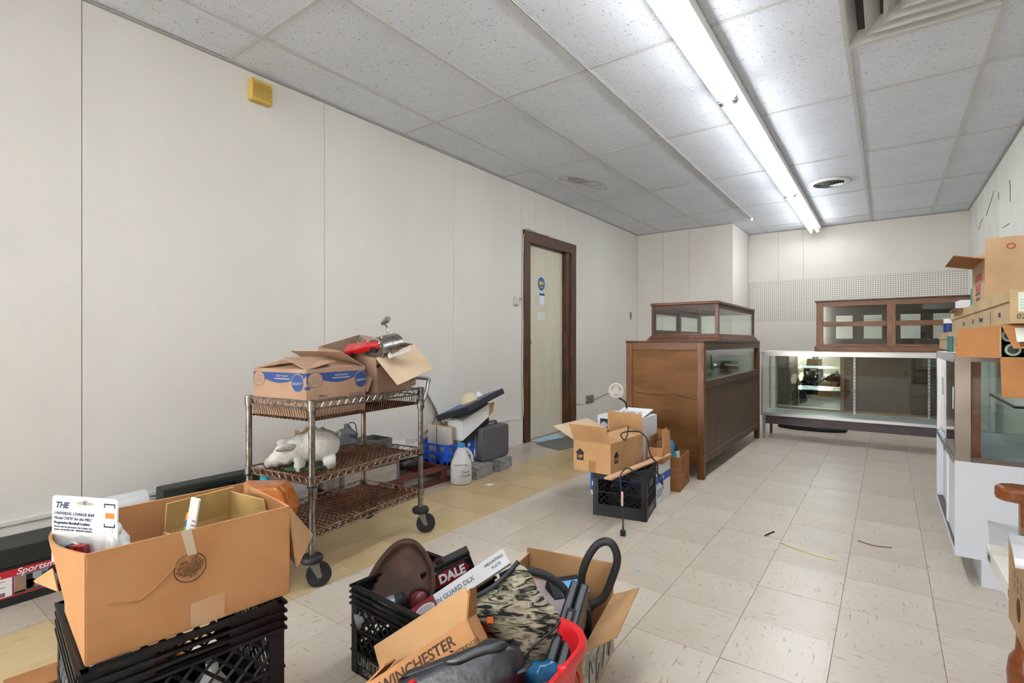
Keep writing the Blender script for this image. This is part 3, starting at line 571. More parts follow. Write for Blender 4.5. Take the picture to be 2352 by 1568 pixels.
def wmesh(z, i=.006):
    q = MB()
    nx = 46; ny = 15
    for k in range(nx): x = i+(CL-2*i)*(k+.5)/nx; q.tube([(x, i, z+(.004 if k % 2 else 0)), (x, CW-i, z+(.004 if k % 2 else 0))], .0024, 4)
    for k in range(ny): y = i+(CW-2*i)*(k+.5)/ny; q.tube([(i, y, z-.003), (CL-i, y, z-.003)], .003, 4)
    return q
for zt, zb, nm in ((.456, .428, 'middle'), (.230, .202, 'lower')):
    q = MB(); rim(q, zt, zb, 0); s_ = obj('shelf_frame', q, rust_w, cart, smooth=True); obj('wire_mesh', wmesh(zb+.004), rust, s_)
q = MB(); rim(q, .776, .746, 0); s_ = obj('basket_frame', q, chrome, cart, smooth=True); obj('wire_mesh', wmesh(.697), rust, s_)
q = MB()
for k in range(45):
    x = .008+(CL-.016)*k/44
    for y, yi in ((0, .012), (CW, CW-.012)): q.tube([(x, y, .746), (x, yi, .697)], .0021, 4)
for k in range(27):
    y = .008+(CW-.016)*k/26
    for x, xi in ((0, .012), (CL, CL-.012)): q.tube([(x, y, .746), (xi, y, .697)], .0021, 4)
obj('basket_bars', q, rust_w, s_)
obj('push_handle', MB().tube(catmull([(CL+.01, .0, .70), (CL+.03, .0, .72), (CL+.075, .01, .80), (CL+.085, .04, .825), (CL+.085, CW-.04, .825), (CL+.075, CW-.01, .80), (CL+.03, CW, .72), (CL+.01, CW, .70)], 4), .011, 10), alu, cart, smooth=True)
for y in (0, CW): obj('handle_clamp', MB().tube([(CL, y, .668), (CL, y, .72)], .0195, 14), chrome, cart)
# cart-space helper
CM = Matrix.Translation((-1.945, 1.24, 0)) @ Matrix.Rotation(RC, 4, 'Z')
def incart(x, y, z): return CM @ Vector((x, y, z))
# ---- frozen food carton with blue band
L, W, H = .34, .355, .205
t = thing('printed_food_carton', 'brown carton with a blue wavy band and round badges in the cart basket', 'cardboard box', incart(.01+L/2, .045+W/2, .7035), RC)
cb = mat('food_carton_kraft', '#b08f76', .8, col2='#a6846b', vscale=7, bump=.04, bscale=140)
carton(t, L, W, H, cb, [('y+', .17, 8), ('x+', .165, 28), ('x-', .16, 12, .0), ('y-', .17, 17, .01)])
def wavy(w_, h0, h1, flip=False):
    n_ = 30; top = [(-w_/2, h1), (w_/2, h1)]
    bot = [(w_/2-w_*k/n_, h1-.034-.012*math.cos((k/n_-.5)*2*math.pi*1.05)+(.012 if k in (0, n_) else 0)) for k in range(n_+1)]
    return top+bot
FM = fr((0, -W/2-.0003, 0), (1, 0, 0), (0, 0, 1)); LM = fr((-L/2-.0003, 0, 0), (0, -1, 0), (0, 0, 1))
for M, w_ in ((FM, L), (LM, W)):
    obj('printed_band', MB().prism(wavy(w_, 0, H-.015), 0, .0005, M), blue_p, t)
    bx = -w_/2+.045 if M is FM else -w_/2+.04
    obj('printed_roll', MB().prism(disc(bx, H-.045, .04, .033), 0, .0008, M), cb, t); obj('roll_outline', MB().tube([M @ Vector((x, y, .0008)) for x, y in disc(bx, H-.045, .04, .033)+[disc(bx, H-.045, .04, .033)[0]]], .0008, 4), blue_p, t)
    for k in range(3): obj('roll_outline', MB().tube([M @ Vector((bx-.026+.052*j/8, H-.034-.012*k-.004*math.sin(j*1.4), .0009)) for j in range(9)], .0006, 4), blue_p, t)
    gx_ = w_/2-.03 if M is FM else w_/2-.055
    obj('badge_ring', MB().prism(disc(gx_, H-.058, .041, .041), 0, .0008, M), cb, t); obj('badge', MB().prism(disc(gx_, H-.058, .037, .037), 0, .0012, M), blue_p, t)
    text('Pillsbury', .019, mat('badge_white', '#b9b2b0', .6), t, M @ Matrix.Translation((gx_, H-.06, .0014)) @ Matrix.Rotation(.12, 4, 'Z'), shear=.2)
    text('KEEP FROZEN', .012, MATS['badge_white'], t, M @ Matrix.Translation((.02, H-.030, .0008)))
    for k in range(1): obj('print_lines', MB().box(-.03, .07, H-.044, H-.040, .0006, .0009, M), MATS['badge_white'], t)
obj('printed_bar', MB().box(-L/2, -L/2+.018, H-.085, H-.073, 0, .0006, FM), blue_p, t); obj('printed_bar', MB().box(W/2-.012, W/2, H-.085, H-.073, 0, .0006, LM), blue_p, t)
obj('printed_bar', MB().box(-L/2, -L/2+.02, H-.06, H-.015, 0, .0006, FM), blue_p, t)
gp = mat('grey_print', '#7d6a5b', .8)
for k in range(5): obj('print_lines', MB().box(.07, L/2-.015, .082-k*.009, .087-k*.009, 0, .0005, FM), gp, t)
text('Pillsbury', .014, gp, t, FM @ Matrix.Translation((-.105, .088, .0006)), align='LEFT'); text('2.25 oz Freezer-to-Oven Biscuits', .0115, gp, t, FM @ Matrix.Translation((-.105, .074, .0006)), align='LEFT'); text('Easy Split', .0115, gp, t, FM @ Matrix.Translation((-.105, .062, .0006)), align='LEFT')
q = MB(); 
for a in ((-.03, .13, .075, .0765), (-.03, .13, .05, .0515), (-.03, -.0285, .05, .075), (.1285, .13, .05, .075)): q.box(a[0], a[1], a[2], a[3], 0, .0005, LM)
obj('printed_frame', q, gp, t); text('BEST IF USED BY', .013, gp, t, LM @ Matrix.Translation((.05, .063, .0006)))
# ---- tilted open carton behind it
L, W, H = .29, .39, .225
R = Matrix.Rotation(RC, 4, 'Z') @ Matrix.Rotation(math.radians(-13), 4, 'Y') @ Matrix.Rotation(math.radians(8), 4, 'X')
loc = incart(.405, .012, .733)-(R.to_3x3() @ Vector((-L/2, -W/2, 0)))
t = thing('tilted_carton', 'tilted open brown carton heaped with toys on the cart, pale flap hanging out', 'cardboard box', loc, rot=R.to_euler())
cb2 = mat('dusty_brown_cardboard', '#a58670', .8, col2='#967761', vscale=6, bump=.05, bscale=140)
carton(t, L, W, H, cb2, [('y-', .17, 222, .0, card_in), ('x+', .05, 265)])
FM = fr((0, -W/2-.0005, 0), (1, 0, 0), (0, 0, 1)); 
obj('printed_seal', MB().prism(disc(.06, .10, .034, .038), 0, .0006, FM), cb2, t)
obj('printed_seal', MB().tube([FM @ Vector((x, y, .0006)) for x, y in disc(.06, .10, .034, .038)+[(.094, .10)]], .0012, 4), ink, t); obj('printed_seal', MB().prism(disc(.06, .10, .027, .03), 0, .001, FM), ink, t)
obj('printed_seal', MB().prism([(.045, .085), (.05, .11), (.056, .105), (.062, .118), (.068, .107), (.075, .11), (.07, .085)], 0, .0014, FM), cb2, t)
obj('tape_patch', MB().box(-L/2, -L/2+.022, .175, .19, 0, .0008, FM), ink, t); text('6.2OZ', .018, gp, t, FM @ Matrix.Translation((.115, .035, .0006)))
obj('torn_flap', MB().slab([(-L/2-.004, -.17, .12), (-L/2-.004, -.08, .13), (-L/2-.03, -.085, .075), (-L/2-.035, -.165, .06)], (1, 0, .2), .004), cb2, t)
# red model car
c = wp(838, 802, 2.50)
t = thing('toy_car', 'red die cast convertible car lying in the tilted carton', 'toy car', c, rot=(math.radians(32), math.radians(-14), YAW-.15))
rc = mat('glossy_red_enamel', '#b8141c', .2, coat=.6)
obj('body', MB().prism([(-.09, 0), (.09, 0), (.095, .018), (.085, .03), (.03, .034), (.02, .033), (-.04, .03), (-.09, .034), (-.097, .016)], -.036, .036, fr((0, 0, 0), (1, 0, 0), (0, 0, 1))), rc, t, bevel=.006)
obj('windscreen', MB().slab([(.02, -.03, .033), (.02, .03, .033), (-.002, .027, .062), (-.002, -.027, .062)], (1, 0, .7), .002), clear, t)
obj('windscreen_frame', MB().tube([(.02, -.031, .033), (-.002, -.028, .063), (-.002, .028, .063), (.02, .031, .033)], .002, 6), alu, t)
obj('front_bumper', MB().box(.093, .1, -.036, .036, .004, .014), alu, t, bevel=.002); obj('grille', MB().box(.09, .0965, -.024, .024, .014, .024), alu, t)
for s in (-1, 1):
    obj('headlamp', MB().lathe([(.001, .006), (.007, .004), (.008, 0)], 12, fr((.092, s*.028, .024), (0, 1, 0), (0, 0, 1))), alu, t)
    for x in (-.055, .055): obj('wheel', MB().tube([(x, s*.037, .004), (x, s*.03, .004)], .016, 16), rubber, t)
# meat-grinder-like drum with crank
t = thing('hand_crank_drum', 'shiny metal drum with a wooden handled crank in the tilted carton', 'kitchen tool', wp(905, 815, 2.55), rot=(math.radians(8), math.radians(0), YAW-.35))
obj('drum', MB().tube([(-.05, -.09, .04), (-.05, .09, .04)], .058, 28), chrome, t, smooth=True); obj('drum_face', MB().tube([(-.05, -.092, .04), (-.05, -.09, .04)], .05, 28), mat('dark_brown_disc', '#4a3b37', .6), t)
obj('crank_arm', MB().tube(catmull([(-.06, .05, .095), (-.065, .06, .125), (-.09, .07, .15), (-.1, .07, .152)], 4), .005, 8), chrome, t)
obj('crank_grip', MB().tube([(-.1, .07, .152), (-.085, .06, .158), (-.05, .035, .172), (-.03, .02, .18)], [.010, .011, .016, .013], 12), mat('grey_wood_grip', '#6f675a', .7), t, smooth=True)
t = thing('blue_strap', 'blue plastic strip lying across the tilted carton', 'strip', wp(872, 806, 2.55), rot=(.2, -.35, YAW+.5))
obj('strip', B(-.05, .05, -.012, .012, 0, .012), mat('slate_blue_plastic', '#3f4f78', .5), t, bevel=.003)
t = thing('plastic_tray', 'white plastic scraps at the near corner of the tilted carton', 'plastic tray', wp(918, 812, 2.50), rot=(.2, -.35, YAW))
obj('tray', MB().box(-.05, .06, -.03, .03, 0, .006).box(-.05, -.045, -.03, .03, .006, .02).box(.05, .06, -.03, .03, .006, .018), mat('white_plastic_scrap', '#d8d8d6', .4), t)
# ---- pig statue on the middle shelf
t = thing('pig_statue', 'worn white concrete pig statue with head down on the cart middle shelf', 'statue', incart(.165, .235, .4365), RC+math.radians(141))
pigm = mat('worn_white_concrete', '#dcd9d2', .85, col2='#a9a49c', vscale=9, vmin=.46, vmax=.64, bump=.5, bscale=70)
obj('base', MB().prism([(.09*math.cos(a)*1.25-.02+.006*math.sin(5*a), .065*math.sin(a)) for a in [2*math.pi*k/24 for k in range(24)]], 0, .016), mat('green_painted_base', '#4f7a3e', .8, col2='#26352a', vscale=14, vmin=.45, vmax=.55), t, bevel=.004)
els = [((-.055, 0, .105), (.095, .072, .078), None), ((.02, 0, .095), (.075, .062, .066), None), ((.085, 0, .078), (.06, .054, .052), (0, .5, 0)), ((.13, 0, .052), (.04, .037, .032), (0, .5, 0)), ((.16, 0, .038), (.02, .028, .024), None),
       ((-.10, .035, .03), (.03, .025, .045), None), ((-.10, -.035, .03), (.03, .025, .045), None), ((.03, .035, .028), (.026, .024, .045), None), ((.03, -.035, .028), (.026, .024, .045), None)]
obj('body', blob('body', els, pigm, t, res=.007, disp=.004, dscale=45, seed=3).data, None, t); bpy.data.objects.remove([o for o in t.children if o.name.startswith('body')][0])
for s in (-1, 1): blob('ear', [((.078, s*.052, .112), (.05, .03, .015), (s*.5, -.25, s*.7)), ((.105, s*.07, .112), (.03, .022, .012), (s*.5, -.2, s*.7))], pigm, t, res=.006, disp=.002, dscale=50, seed=5+s)
obj('tail', MB().tube([(-.14, .01, .14), (-.152, .0, .152), (-.145, -.012, .16), (-.135, -.002, .158)], .006, 8), pigm, t, smooth=True)
# ================================================================== THINGS ALONG THE LEFT WALL
redw = mat('red_brown_painted_wood', '#6a3a30', .7, col2='#55291f', vscale=9, bump=.1, bscale=60)
t = thing('low_red_stand', 'low red brown painted wooden stand on the floor behind the cart', 'stand', (0, 0, 0))
rx0, rx1, ry0, ry1, rz = -2.93, -2.615, 1.9, 3.06, .118
for x in (rx0, rx1-.045): obj('long_rail', B(x, x+.045, ry0, ry1, rz-.03, rz), redw, t); obj('foot_rail', B(x, x+.045, ry0, ry1, 0, .022), redw, t)
for y in (ry0, 2.3, 2.72, ry1-.05):
    obj('cross_bar', B(rx0+.045, rx1-.045, y, y+.05, rz-.03, rz), redw, t)
    for x in (rx0, rx1-.045): obj('post', B(x, x+.045, y, y+.045, .022, rz-.03), redw, t)
obj('diagonal_brace', MB().slab([(rx1-.05, 2.4, rz-.012), (rx1-.05, 2.46, rz-.012), (rx0+.05, 2.72, rz-.012), (rx0+.05, 2.66, rz-.012)], (0, 0, 1), .02), redw, t)
t = thing('wooden_bottle_crate', 'grey weathered wooden crate with metal corners behind the cart', 'crate', (-2.775, 2.09, .118))
gw = mat('weathered_grey_wood', '#b3aba4', .8, col2='#9d938a', vscale=6, stretch=(4, .8, 4), bump=.1, bscale=60); gmt = mat('galvanised_strip', '#7b8288', .4, .7)
for z0, z1 in ((0, .105), (.115, .215)):
    obj('plank', B(.14, .152, -.225, .225, z0, z1), gw, t); obj('plank', B(-.152, -.14, -.225, .225, z0, z1), gw, t); obj('plank', B(-.14, .14, -.225, -.213, z0, z1), gw, t); obj('plank', B(-.14, .14, .213, .225, z0, z1), gw, t)
obj('bottom_board', B(-.14, .14, -.213, .213, 0, .01), gw, t)
for s in (-1, 1):
    for x in (-.154, .138): obj('corner_strap', B(x, x+.016, s*.215-.012, s*.215+.012, 0, .215), gmt, t)
t = thing('metal_tray', 'shallow grey metal tray lying on top of the wooden crate', 'tray', (-2.83, 2.21, .334))
obj('tray', MB().box(-.1, .1, -.14, .14, 0, .006).box(-.1, -.094, -.14, .14, .006, .04).box(.094, .1, -.14, .14, .006, .04).box(-.094, .094, -.14, -.134, .006, .04).box(-.094, .094, .134, .14, .006, .04), mat('dark_grey_tray', '#6b6c6c', .5, .5), t, bevel=.003)
t = thing('black_plastic_bag', 'crumpled dark grey plastic bag behind the pig statue', 'plastic bag', (-2.745, 1.955, .334))
blob('bag', [((0, 0, .06), (.10, .085, .07), None), ((.02, .03, .11), (.06, .04, .05), (.3, 0, .4)), ((0, .07, .05), (.06, .05, .05), None), ((.03, .02, .15), (.02, .02, .03), None)], mat('dark_grey_film', '#54575b', .38, col2='#3f4245', vscale=12), t, res=.01, disp=.022, dscale=22, seed=1)
obj('drawstring', MB().tube(catmull([(0, .03, .14), (0, .06, .18), (0, .1, .17), (0, .115, .12)]), .003, 6), ink, t)
t = thing('brown_paper_bag', 'torn brown paper bag behind the grey plastic bag', 'paper bag', (-2.85, 1.755, .118))
# paper bag stands on the stand: open crumpled sleeve
def bagfn(u, v):
    a = 2*math.pi*u; r = .07+.008*math.sin(5*a+3*v)+.02*v; z = .36*v+.03*math.sin(3*a)*v
    return (r*math.cos(a)*.8, r*math.sin(a)+.05*v, z)
obj('sleeve', MB().grid(bagfn, 28, 10), mat('brown_wrapping_paper', '#9a7a52', .8, col2='#7c5f3e', vscale=10), t, smooth=True)
t = thing('white_plastic_bin', 'small white plastic bin on the red stand right behind the cart', 'bin', (-2.77, 2.47, .215))
q = MB()
q.add([(x*s, y*s2, z) for z, s, s2 in ((0, .85, .85), (.1, 1, 1)) for x, y in ((-.09, -.12), (.09, -.12), (.09, .12), (-.09, .12))], [(0, 3, 2, 1), (0, 1, 5, 4), (1, 2, 6, 5), (2, 3, 7, 6), (3, 0, 4, 7)])
o = obj('shell', q, mat('offwhite_plastic', '#dcdad8', .45), t, bevel=.006); sm_ = o.modifiers.new('s', 'SOLIDIFY'); sm_.thickness = .004
text('SRF', .03, gp, t, fr((.085, .06, .06), (0, 1, 0), (.15, 0, 1)))
t = thing('black_tool_roll', 'black patterned pouch under the white bin on the red stand', 'pouch', (-2.76, 2.49, .128))
blob('pouch', [((0, 0, .045), (.09, .12, .048), None), ((.04, .05, .05), (.05, .06, .045), None)], mat('black_pattern_cloth', '#1d1c1f', .6, col2='#54433f', vscale=25, vmin=.55, vmax=.6), t, res=.01, disp=.006, dscale=30, seed=2)
# blue crate with boards
t = thing('blue_plastic_crate', 'blue plastic crate filled with boards beside the grey tool case', 'crate', (-2.76, 2.915, .118))
bp_ = mat('bright_blue_plastic', '#2456c4', .45)
q = MB(); a = .15; h = .145
for s in (-1, 1):
    q.box(-a, a, s*a-.004, s*a+.004, 0, .022).box(-a, a, s*a-.006, s*a+.006, .062, .088).box(-a, a, s*a-.006, s*a+.006, h-.016, h)
    q.box(s*a-.004, s*a+.004, -a, a, 0, .022).box(s*a-.006, s*a+.006, -a, a, .062, .088).box(s*a-.006, s*a+.006, -a, a, h-.016, h)
    for k in (-.135, -.06, .06, .135):
        q.box(k-.014, k+.014, s*a-.004, s*a+.004, 0, h).box(s*a-.004, s*a+.004, k-.014, k+.014, 0, h)
q.box(-a, a, -a, a, 0, .006); obj('shell', q, bp_, t)
for k in (-1, 1): obj('front_panel', B(k*.1-.03, k*.1+.03, -a-.002, -a+.002, .02, .064), bp_, t)
t = thing('wood_edged_board', 'white panel with raw wood edge standing in the blue crate', 'board', (-2.76, 2.84, .125), -.04)
obj('panel', B(-.125, .125, -.008, .004, 0, .255), mat('white_board_grain', '#cfcac8', .7, col2='#b9b3b0', vscale=6, stretch=(7, 1, .8)), t); obj('wood_edge', B(-.128, .128, .004, .02, .24, .262), mat('raw_pine', '#c6a06c', .7), t); obj('wood_edge', B(.112, .128, .004, .02, .0, .24), MATS['raw_pine'], t); obj('groove', B(-.028, -.022, -.0095, -.007, 0, .255), ink, t)
t = thing('paper_stack', 'grey white stack of papers and folders standing in the blue crate', 'papers', (-2.70, 2.96, .125))
for k in range(7): obj('sheet_bundle', B(-.09, .09, -.05+k*.014, -.039+k*.014, 0, .20+.012*((k*5) % 3)), mat('aged_paper', '#c8c6c4', .7), t)
# shallow black framed tray, tilted
A, N_, Bp = wp(1003, 962, 3.92), wp(1074, 940, 3.72), wp(1157, 897, 4.15)
D_ = A+Bp-N_; nr = (Bp-N_).cross(A-N_).normalized(); nr = nr if nr.z > 0 else -nr
t = thing('black_framed_picture', 'black framed blue picture lying tilted on top of the pile', 'picture frame', (0, 0, 0))
obj('frame_tray', MB().slab([A, N_, Bp, D_], nr, .045), mat('black_satin', '#20242c', .4), t, bevel=.003)
cc = (A+N_+Bp+D_)/4; ins = [cc+(p-cc)*.86+nr*.0235 for p in (A, N_, Bp, D_)]
obj('blue_print', MB().slab(ins, nr, .002), mat('blue_picture', '#26315f', .35, col2='#3a5ea8', vscale=9), t)
t = thing('lamp_globe', 'cream glass lamp bowl turned upside down on the black picture', 'lamp shade', cc+nr*.026-(Bp-N_)*.16+(A-N_)*-.2, rot=nr.to_track_quat('Z', 'Y').to_euler())
obj('bowl', MB().lathe([(.066, 0), (.065, .02), (.058, .045), (.042, .064), (.02, .074), (.003, .076)], 28), mat('cream_glass', '#cfc4a9', .35), t, smooth=True); obj('brass_rim', MB().lathe([(.066, 0), (.068, .003), (.068, .007), (.066, .009)], 28), mat('amber_rim', '#b98c45', .4), t)
t = thing('white_gadget', 'white plastic gadget at the upper end of the tilted picture', 'gadget', cc+nr*.026+(Bp-N_)*.26, rot=nr.to_track_quat('Z', 'Y').to_euler())
obj('base', B(-.05, .05, -.03, .03, 0, .012), wht, t, bevel=.005); obj('dome', MB().lathe([(.025, .012), (.024, .03), (.012, .042), (.002, .044)], 16), mat('offwhite_plastic', '#dcdad8', .45), t, smooth=True)
P_ = [wp(1062, 967, 3.85), wp(1124, 926, 4.1), wp(1122, 957, 4.1), wp(1063, 1012, 3.85)]
t = thing('white_open_carton', 'white open cardboard carton under the tilted black picture', 'cardboard box', (0, 0, 0))
nn_ = (P_[1]-P_[0]).cross(P_[3]-P_[0]); nb = nn_.normalized(); nb = nb if nb.x < 0 else -nb
obj('side_wall', MB().slab(P_, nn_, .004), wht, t); 
obj('top_wall', MB().slab([P_[0], P_[1], P_[1]+nb*.15+Vector((0, 0, .02)), P_[0]+nb*.15+Vector((0, 0, .02))], (P_[1]-P_[0]).cross(nb), .004), mat('grey_card', '#a5a19c', .8), t)
obj('black_band', MB().slab([P_[3]+(P_[0]-P_[3])*.02+nb*-.003, P_[2]+nb*-.003, P_[2]+Vector((0, 0, -.05))+nb*-.003, P_[3]+Vector((0, 0, -.035))+nb*-.003], nn_, .003), ink, t)
obj('end_wall', MB().slab([P_[0], P_[3], P_[3]+nb*.15, P_[0]+nb*.15], (P_[3]-P_[0]).cross(nb), .004), wht, t)
obj('tucked_flap', MB().slab([P_[1], P_[2], P_[2]+Vector((-.03, .09, .03)), P_[1]+Vector((-.03, .1, .0))], (1, .3, 0), .004), card, t)
t = thing('leaning_white_panel', 'thin white panel leaning askew against the wall behind the pile', 'panel', (0, 0, 0))
obj('sheet', MB().slab([(-2.955, 2.88, .66), (-2.955, 3.14, .78), (-2.93, 3.34, .42), (-2.93, 3.06, .36)], (1, 0, .08), .008), mat('glossy_white_panel', '#d8d5ce', .3), t)
# tool case
t = thing('grey_tool_case', 'dark grey moulded plastic tool case with handle standing on concrete blocks', 'tool case', (-2.585, 3.245, .09), .02)
gcm = mat('dark_grey_moulded_plastic', '#5b5b61', .55, bump=.1, bscale=200)
q = MB(); o2 = []
for cx_, cz_, a0_ in ((.15, .03, -math.pi/2), (.15, .235, 0), (-.15, .235, math.pi/2), (-.15, .03, math.pi)):
    for k in range(6): o2.append((cx_+.03*math.cos(a0_+k*math.pi/10), cz_+.03*math.sin(a0_+k*math.pi/10)))
o2n = []
for x, z in o2:
    o2n.append((x, z))
MC = fr((.0, 0, 0), (0, 1, 0), (0, 0, 1))
for x0_, x1_, nm in ((.0, .056, 'lid_shell'), (-.056, -.002, 'base_shell')): obj(nm, MB().prism(o2, x0_, x1_, MC), gcm, t, bevel=.012)
obj('handle', MB().tube(catmull([(0, -.075, .262), (0, -.07, .285), (0, -.04, .292), (0, .04, .292), (0, .07, .285), (0, .075, .262)], 4), .011, 8), gcm, t, smooth=True)
obj('embossed_arc', MB().tube([(.0565, .07*math.cos(a), .16+.03*math.sin(a)) for a in [math.pi*k/12 for k in range(13)]], .002, 5), gcm, t)
obj('white_label', B(-.035, -.015, -.182, -.1795, .04, .1), wht, t)
conc = mat('split_concrete', '#9c9b9a', .95, col2='#85848a', vscale=35, bump=.8, bscale=60)
for (c, r, sz, lb) in (((-2.535, 3.02, 0), .1, (.07, .105, .09), 'rough grey concrete block under the near end of the tool case'), ((-2.55, 3.30, 0), .13, (.075, .095, .088), 'rough grey concrete block under the far end of the tool case')):
    t = thing('concrete_block', lb, 'concrete block', c, r, group='blocks under the tool case'); q = MB(); X_, Y_, Z_ = sz
    bm_ = MB().box(-X_, X_, -Y_, Y_, 0, Z_); me_ = mesh('block', bm_, conc); b_ = bmesh.new(); b_.from_mesh(me_); bmesh.ops.subdivide_edges(b_, edges=b_.edges[:], cuts=9, use_grid_fill=True)
    for v in b_.verts:
        if v.co.z > .002 or abs(v.co.x) > X_*.9: v.co += Vector((noise.noise(v.co*30+Vector((c[1], 0, 0))), noise.noise(v.co*30+Vector((3, 0, 0))), noise.noise(v.co*25+Vector((7, 0, 0)))*(.5 if v.co.z > .01 else 0)))*.008
        v.co.z = max(0, v.co.z)
    b_.to_mesh(me_); b_.free(); obj('block', me_, None, t)
t = thing('white_jug', 'white plastic gallon jug with a blue cap and handwriting on the floor', 'jug', (-2.505, 2.80, 0), .4)
jm = mat('milky_plastic', '#d9d8da', .45, col2='#c9c6c6', vscale=9)
obj('bottle', MB().lathe([(.055, 0), (.074, .006), (.077, .02), (.077, .13), (.073, .155), (.045, .22), (.03, .25), (.024, .262), (.024, .272)], 28), jm, t, smooth=True)
obj('cap', MB().lathe([(.027, .262), (.027, .285), (.024, .287)], 24), mat('sky_blue_cap', '#2f86c4', .45), t)
obj('grip', MB().tube(catmull([(.02, .012, .25), (.05, .03, .228), (.068, .04, .19), (.072, .042, .15)], 5), .011, 8), jm, t, smooth=True)
for tx, z, dx, sz_ in (('GUN', .175, -.02, .035), ('CLEANER', .15, -.005, .028), ('Gun', .095, .03, .036), ('cleaner', .07, .035, .03)):
    a = -1.22; u = Vector((math.cos(a), math.sin(a), 0)); rt = Vector((-math.sin(a), math.cos(a), 0)); rr_ = .0785 if z < .14 else (.077-.02*(z-.14)/.03)
    # letters wrapped round the jug
    o = text(tx, sz_, mat('faded_marker', '#55565e', .8), t, Matrix.Identity(4), shear=.2, name='handwriting')
    for v in o.data.vertices:
        x_, y_, z_ = v.co; th = a+(x_+dx)/.077; rad = .0776+z_ if z+y_ < .14 else max(.03, .0776-.43*(z+y_-.14))+z_
        v.co = (rad*math.cos(th), rad*math.sin(th), z+y_)
# black and green case, roll, boxes at far left
t = thing('black_flat_case', 'flat black green case with a carrying handle leaning on the left wall', 'case', (-2.90, 1.27, 0))
gk = mat('dark_green_black_plastic', '#2b302e', .5)
obj('shell', B(-.055, .045, -.25, .23, 0, .305), gk, t, bevel=.008); obj('handle_recess', MB().prism([(-.14, .2), (.12, .2), (.09, .275), (-.1, .275)], 0, .008, fr((.045, 0, 0), (0, 1, 0), (0, 0, 1))), plast, t)
obj('handle', MB().tube(catmull([(.06, -.08, .235), (.075, -.07, .262), (.075, .05, .262), (.06, .06, .235)], 4), .009, 8), plast, t)
t = thing('printed_black_carton', 'long black carton with a red and white printed label at far left', 'box', (-2.85, .28, 0))
obj('body', B(-.09, .093, -.75, .66, 0, .15), mat('black_card', '#1b1c1f', .5), t); obj('lid', B(-.094, .097, -.754, .664, .152, .225), mat('black_card_top', '#202725', .45), t, bevel=.003)
SM = fr((.0936, 0, 0), (0, 1, 0), (0, 0, 1))
obj('label_red', MB().box(-.3, .36, .034, .14, 0, .001, SM), red, t); obj('label_white', MB().box(-.3, .185, .04, .112, .001, .0015, SM), wht, t)
pic = obj('label_photo', MB().box(.19, .355, .04, .112, .001, .0015, SM), mat('photo_sky_grey', '#8294ab', .5, col2='#6b7482', vscale=20), t)
for bx, m_ in (((.195, .222, .045, .105), mat('photo_tan', '#9a7b5e', .6)), ((.225, .245, .05, .108), ink), ((.245, .27, .06, .108), mat('photo_grey', '#9aa1a8', .6)), ((.228, .25, .05, .085), mat('photo_red', '#9c2c25', .6)), ((.275, .31, .07, .1), mat('photo_dark', '#33373c', .6)), ((.19, .355, .04, .05), mat('photo_green', '#4c5348', .6))):
    obj('photo_detail', MB().box(*bx, .0015, .002, SM), m_, pic)
obj('round_badge', MB().prism(disc(.32, .1, .03, .019), .0015, .0024, SM), ink, t)
text('Sportsman', .034, wht, t, SM @ Matrix.Translation((.27, .126, .0012)), shear=.25, bold=.0006)
text('CO', .022, wht, t, SM @ Matrix.Translation((.07, .132, .0012)), shear=.2); text('BADGE-CARD', .017, wht, t, SM @ Matrix.Translation((.1, .118, .0012)), shear=.2)
for k in range(7): obj('label_text_line', MB().box(.02, .165-.03*(k % 3), .1-k*.0075, .1025-k*.0075, .0015, .0018, SM), gp, t)
obj('barcode', MB().box(.03, .06, .043, .056, .0015, .0018, SM), ink, t); obj('barcode', MB().box(.13, .165, .043, .058, .0015, .0018, SM), gp, t)
t = thing('plastic_film_roll', 'clear plastic film roll on the black carton at far left', 'roll', (-2.79, .78, .285), 1.62)
obj('film', MB().tube([(-.10, 0, 0), (.14, 0, 0)], .058, 28), mat('clear_film_white', '#d9dcdf', .15, coat=.5), t, smooth=True); obj('core', MB().tube([(-.103, 0, 0), (-.1, 0, 0)], .04, 24), mat('core_grey', '#6e6a66', .5), t); obj('core', MB().tube([(-.105, 0, 0), (-.1, 0, 0)], .024, 20), card, t)
t = thing('taped_carton', 'closed brown carton with black tape on the floor left of the cart caster', 'cardboard box', (-2.155, 1.02, 0), .0)
obj('body', B(-.135, .135, -.17, .165, 0, .305), card_d, t); obj('black_tape', MB().box(-.136, .136, -.171, .166, .07, .11), ink, t)
t = thing('orange_wood_case', 'orange varnished wooden case tilted behind the big brown carton', 'wooden case', (-2.055, 1.085, .306), .63)
om = mat('orange_varnished_wood', '#b4651f', .3, col2='#9c4f14', vscale=9, stretch=(1, 7, 7), coat=.4)
o2 = [(-.12, 0), (.12, 0), (.135, .045), (.105, .12), (.085, .145), (-.085, .145), (-.105, .12), (-.135, .045)]
obj('shell', MB().prism(o2, -.06, .025, fr((0, 0, 0), (1, 0, 0), (0, 0, 1))), om, t, bevel=.008); obj('lid_shell', MB().prism(o2, .028, .06, fr((0, 0, 0), (1, 0, 0), (0, 0, 1))), om, t, bevel=.008)
t = thing('blue_detergent_bottle', 'translucent blue bottle on the floor behind the cart post', 'bottle', (-2.62, 1.40, 0))
obj('bottle', MB().lathe([(.05, 0), (.055, .01), (.055, .22), (.04, .27), (.02, .29), (.02, .31)], 24), mat('translucent_blue', '#2f6f9c', .3), t, smooth=True); obj('cap', MB().lathe([(.024, .305), (.024, .335), (.02, .34)], 20), mat('teal_cap', '#28a0b4', .4), t)
t = thing('plastic_tub', 'clear plastic tub on the floor beside the blue bottle', 'tub', (-2.66, 1.62, 0))
